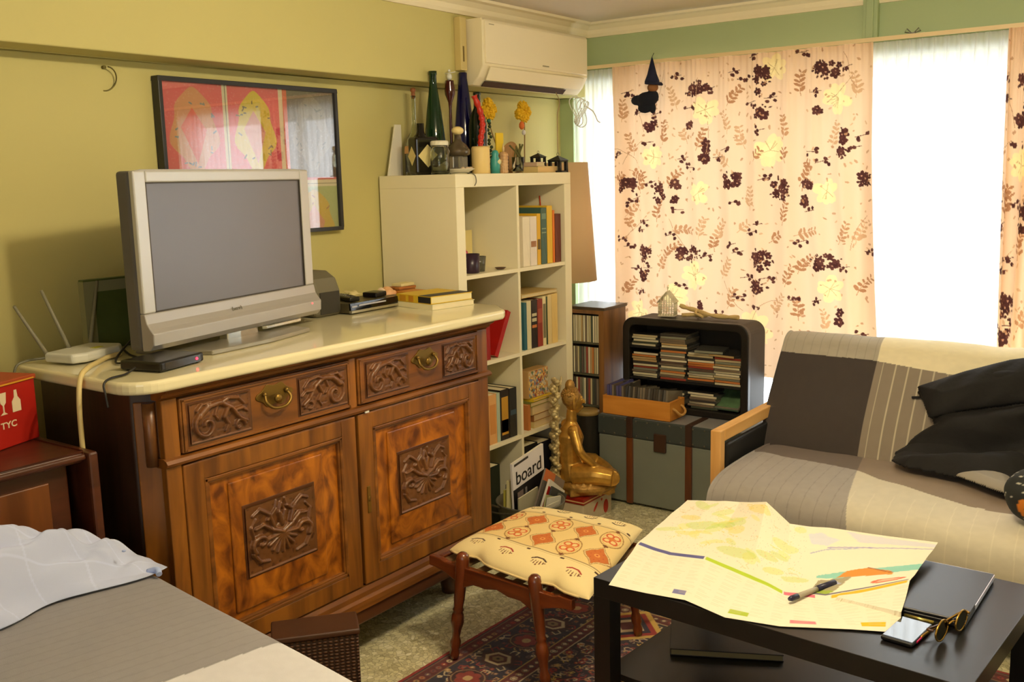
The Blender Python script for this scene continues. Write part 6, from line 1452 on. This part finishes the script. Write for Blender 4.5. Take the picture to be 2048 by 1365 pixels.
GYc = ((1-un)*(1-vn)*CC[0][1]+un*(1-vn)*CC[1][1]+un*vn*CC[2][1]+(1-un)*vn*CC[3][1])+.456
GYc = GYc-.014*(1-u*u)*(v < 0)*np.abs(v)+.022*np.exp(-((np.abs(u+.05)-.54)/.14)**2)*np.clip(-v, 0, 1)**3
for nm, s in (('cushion_top', 1), ('cushion_underside', -1)):
    Zc = .026+s*(.042 if s > 0 else .0135)*puff+.0015*noise2(nr, nc, 9, 6)*puff*(s > 0)
    U = (u+1)/2+0*v; V = (v+1)/2+0*u
    cc = CU.sample(U, V) if s > 0 else np.full((nr, nc, 3), 0) + np.array(lin((238, 214, 156)))
    grid(nm, GXc, GYc, Zc, vmat('cushion_cloth', .85, bump=.2, bscale=500), cc, CUo)
b = MB(); pts = [(float(GXc[0, k]), float(GYc[0, k]), .026) for k in range(4, 256, 12)]; b.tube(pts, .0035, 6); b.build('piping', mat('cushion_piping', (232, 206, 146), .85), CUo)

# ================================================================== rug
RX0, RX1, RY0, RY1 = .875, 3.30, -1.52, .165
RC = Canvas(1950, 1360, (70, 28, 30)); c = RC; r = random.Random(31)
navy, red, wine, cream, tan_, yel = (36, 30, 52), (150, 34, 28), (92, 24, 30), (206, 186, 146), (166, 120, 80), (208, 170, 80)
RW_, RH_ = 1950, 1360
c.rect(0, 0, RW_, RH_, red)
def inset(d, col): c.rect(d, d, RW_-d, RH_-d, col)
inset(13, navy); inset(18, (120, 92, 70)); inset(21, wine)
inset(56, (130, 104, 66)); inset(59, navy)
def hexa(cx, cy, rx, ry, cols):
    for k, col in enumerate(cols):
        q = 1-.22*k; c.poly([(cx-rx*q, cy), (cx-rx*.5*q, cy-ry*q), (cx+rx*.5*q, cy-ry*q), (cx+rx*q, cy), (cx+rx*.5*q, cy+ry*q), (cx-rx*.5*q, cy+ry*q)], col)
def flr(cx, cy, s, c1, c2):
    for k in range(6): c.ell(cx+s*.7*math.cos(k*PI/3), cy+s*.7*math.sin(k*PI/3), s*.42, s*.42, c1)
    c.ell(cx, cy, s*.4, s*.4, c2)
def hook(x, y, s, a, col, wd=3.2): c.path([(x, y), (x+s*1.8*math.cos(a), y+s*1.8*math.sin(a)), (x+s*2.5*math.cos(a+.8), y+s*2.5*math.sin(a+.8)), (x+s*2.0*math.cos(a+1.5), y+s*2.0*math.sin(a+1.5))], wd, col)
sm = [(130, 96, 80), tan_, (150, 44, 36), (104, 80, 84), cream, (120, 60, 54), (176, 140, 90)]
k = 0
for x in range(30, RW_-20, 20):
    for y in (39, RH_-39): k += 1; flr(x, y, 7, sm[k % 7], (navy, cream, red)[k % 3])
for y in range(60, RH_-50, 20):
    for x in (39, RW_-39): k += 1; flr(x, y, 7, sm[k % 7], (navy, cream, red)[k % 3])
for k in range(5200):      # vine filled main border
    x, y = r.uniform(64, RW_-64), r.uniform(64, RH_-64)
    if 200 < x < RW_-200 and 200 < y < RH_-200: continue
    s = r.uniform(3.5, 8)
    if r.random() < .6: hook(x, y, s, r.random()*6, r.choice(sm))
    else: flr(x, y, s, r.choice(sm), r.choice([tan_, navy, cream, red]))
def medal(x, y, k):
    if k % 2: c.ell(x, y, 56, 48, (44, 24, 36)); hexa(x, y, 50, 36, [(60, 20, 26), (190, 172, 136), (90, 40, 36), (140, 116, 86), (50, 40, 34)])
    else: c.ell(x, y, 50, 46, (60, 22, 30)); flr(x, y, 30, (140, 48, 40), (190, 160, 110)); c.ell(x, y, 44, 40, (150, 120, 84), ring=.93)
    for q in range(6): hook(x+52*math.cos(q*1.047), y+46*math.sin(q*1.047), 9, q*1.047+.6, cream if q % 2 else (150, 44, 36))
for i, y in enumerate(range(130, RH_-100, 118)):
    for x in (130, RW_-130): medal(x, y, i)
for i, x in enumerate(range(250, RW_-200, 118)):
    for y in (130, RH_-130): medal(x, y, i)
c.rect(200, 200, RW_-200, RH_-200, (176, 146, 84)); c.rect(204, 204, RW_-204, RH_-204, wine)
k = 0
for x in range(220, RW_-210, 24):
    for y in (221, RH_-221): k += 1; hexa(x, y, 10, 9, [sm[k % 7], navy, cream])
for y in range(232, RH_-220, 24):
    for x in (221, RW_-221): k += 1; hexa(x, y, 10, 9, [sm[k % 7], navy, cream])
c.rect(240, 240, RW_-240, RH_-240, (190, 170, 130)); c.rect(243, 243, RW_-243, RH_-243, (38, 24, 38))
for k in range(5200):
    x, y = r.uniform(248, RW_-248), r.uniform(248, RH_-248); s = r.uniform(3.5, 10); q = r.random()
    if q < .55: hook(x, y, s, r.random()*6, r.choice(sm+[red, yel]))
    elif q < .85: flr(x, y, s, r.choice(sm+[red]), r.choice([yel, navy, cream]))
    else: hexa(x, y, s*1.6, s, [cream, wine, navy])
for k, col in enumerate((cream, (140, 30, 28), yel, navy, (150, 40, 34), cream, wine)):
    R_ = 330-38*k; c.poly([(RW_/2+R_*1.3*(1+.10*math.cos(8*a))*math.cos(a), RH_/2+R_*(1+.10*math.cos(8*a))*math.sin(a)) for a in np.linspace(0, 2*PI, 120)[:-1]], col)
for cx, cy in ((300, 300), (RW_-300, 300), (300, RH_-300), (RW_-300, RH_-300)):
    for k, col in enumerate((yel, red, navy, cream, wine)): q = 110-20*k; c.poly([(cx-q, cy), (cx, cy-q), (cx+q, cy), (cx, cy+q)], col)
for k in range(6000): c.ell(r.uniform(0, RW_), r.uniform(20, RH_-20), 2.0, 1.6, r.choice([navy, wine, tan_]), 0, .3)
nx, ny = 975, 680; u = np.linspace(0, 1, nx)[None, :]; v = np.linspace(0, 1, ny)[:, None]
ew = np.minimum(np.minimum(u, 1-u)*2.4, np.minimum(v, 1-v)*1.7)
Zr = .0068*np.clip(ew/.004, 0, 1)+.0006*noise2(ny, nx, 120, 3)+.0002
o = grid('rug', RX0+(RX1-RX0)*u, RY0+(RY1-RY0)*v, Zr, vmat('rug_wool', .95, bump=.5, bscale=900, sheen=.2), RC.sample(u+0*v, v+0*u))
o.rotation_euler.z = math.radians(-1.5); o.location = (-.001, .03, 0); tag(o, 'red and navy patterned oriental rug under the coffee table and stool', 'rug')

# ================================================================== wicker chest, bed, shirt
t = thing('wicker_chest', 'dark brown woven chest with a flat lid between the bed and the sideboard', 'chest', (.874, -1.072, 0), rz=math.radians(50))
m, nt, bs = new_mat('wicker_weave'); N = nt.nodes; L = nt.links
tc = N.new('ShaderNodeTexCoord'); wv1 = N.new('ShaderNodeTexWave'); wv1.bands_direction = 'Z'; wv1.inputs['Scale'].default_value = 34; wv1.inputs['Distortion'].default_value = 1.5
wv2 = N.new('ShaderNodeTexWave'); wv2.bands_direction = 'X'; wv2.inputs['Scale'].default_value = 22
mxx = N.new('ShaderNodeMath'); mxx.operation = 'MULTIPLY'; L.new(tc.outputs['Object'], wv1.inputs[0]); L.new(tc.outputs['Object'], wv2.inputs[0]); L.new(wv1.outputs['Fac'], mxx.inputs[0]); L.new(wv2.outputs['Fac'], mxx.inputs[1])
rp = N.new('ShaderNodeValToRGB'); rp.color_ramp.elements[0].color = (*lin((44, 24, 14)), 1); rp.color_ramp.elements[1].color = (*lin((110, 70, 44)), 1); L.new(mxx.outputs[0], rp.inputs[0]); L.new(rp.outputs[0], bs.inputs['Base Color'])
bp = N.new('ShaderNodeBump'); bp.inputs['Strength'].default_value = .8; bp.inputs['Distance'].default_value = .004; L.new(mxx.outputs[0], bp.inputs['Height']); L.new(bp.outputs[0], bs.inputs['Normal']); bs.inputs['Roughness'].default_value = .6
b = MB(); b.box(-.225, -.004, -.112, -.004, 0, .285); b.build('woven_body', m, t, bevel=.006)
b = MB(); b.box(-.230, 0, -.116, 0, .285, .302); b.build('lid', mat('chest_lid', (72, 44, 28), .45, var=.15, scale=14), t, bevel=.006, seg=3)
# bed with striped cover
BD = thing('bed', 'daybed with a grey cover and a wide off-white stripe in the near left corner', 'bed', (.770, -1.622, 0), rz=math.radians(-7.3))
b = MB(); b.box(.03, 1.95, -1.25, -.03, .12, .52); b.build('mattress', mat('mattress', (180, 172, 160), .9), BD, bevel=.03, seg=3)
for x in (.08, 1.88):
    for y in (-1.18, -.09):
        b = MB(); b.box(x-.025, x+.025, y-.025, y+.025, 0, .12); b.build('leg', WD, BD)
nx, ny = 520, 420
s = np.linspace(0, 2.0, nx)[None, :]; q = np.linspace(-.42, 1.26, ny)[:, None]
Xb = s+0*q; rr_ = .035
Yb = np.where(q > 0, -q, 0)*1.0+.0*s; Zb = np.where(q > 0, .598, .598+q)+0*s
round_ = np.exp(-np.abs(q)/.02); Yb = Yb-.010*round_; Zb = Zb-.008*round_
Xe = np.exp(-s/.02); Zb = Zb-.012*Xe
Zb = Zb+.0030*noise2(ny, nx, 6, 4, 9)*(q > 0); Yb = Yb+.008*np.sin(s*19)*np.clip(-q/.3, 0, 1)
fs = (Xb-.44*0)
bound = .56+.0*q-.10*np.clip(q, 0, 1)
white = (Xb > bound) & (Xb < bound+1.1)
cc = pick(Xb.shape, (~white, (140, 136, 138)), (white, (208, 206, 210)))
ln = (np.abs((((Xb+.10*q)) % .030)-.015) < .0022); cc[ln & ~white] *= .90
cc[:] = cc
cc *= (1+.03*noise2(ny, nx, 150, 7, 150))[..., None]
grid('blanket', Xb, Yb, Zb, M_cov, np.clip(cc, 0, 1), BD)
# shirt heap
t = thing('shirt', 'light blue shirt lying in a crumpled heap at the left end of the bed', 'shirt', (0, 0, 0))
nx, ny = 150, 320; u = np.linspace(0, 1, nx)[None, :]; v = np.linspace(0, 1, ny)[:, None]
Ysh = -1.612-.80*v+0*u
top = np.interp(v, [0, .06, .18, .30, .40, .55, 1], [.606, .640, .700, .757, .790, .815, .83])
prof_x = np.array([0, .10, .30, .52, .74, .9, 1.0]); prof_h = np.array([0, .62, .97, 1.0, .60, .18, .0]); hh = np.interp(u, prof_x, prof_h)
Xsh = .665+u*(.140+.012*np.exp(-v/.07)+.02*np.sin(v*14))+0*v
fold = .024*np.sin(v*17+u*12+2*np.sin(u*4+v*5))*np.sin(PI*u)+.013*np.sin(v*41-u*19+np.sin(v*9))*np.sin(PI*u)**2+.006*noise2(ny, nx, 26, 5, 10)*np.sin(PI*u)
Zsh = .6035+(top-.6035)*hh+fold*np.clip(v*9, .1, 1)
Zsh = np.where(u < .02, .60, np.maximum(Zsh, .6035)); Xsh = Xsh+.010*np.sin(v*17+1)*u
Ysh = Ysh+.02*np.sin(u*8+v*12)*np.clip(v*5, 0, 1)
cs = np.zeros((ny, nx, 3)); cs[:] = lin((184, 192, 222)); ck = (np.abs(((v*.8+.1*u) % .10)-.05) < .0018) | (np.abs((u % .30)-.15) < .008); cs[ck+np.zeros((ny, nx), bool)] *= 1.12
grid('shirt_cloth', Xsh, Ysh, Zsh, vmat('shirt_cotton', .85, bump=.1, bscale=500, sheen=.1), np.clip(cs, 0, 1), t, thick=.002)
b = MB(); b.tube(smooth_path([(.815, -1.655, .606), (.835, -1.645, .612), (.850, -1.650, .606)]), .007, 8); b.ball((.80, -1.70, .668), .005, 8, sc=(1, 1, .5)); b.build('cuff', mat('shirt_cuff', (170, 186, 230), .8), t)
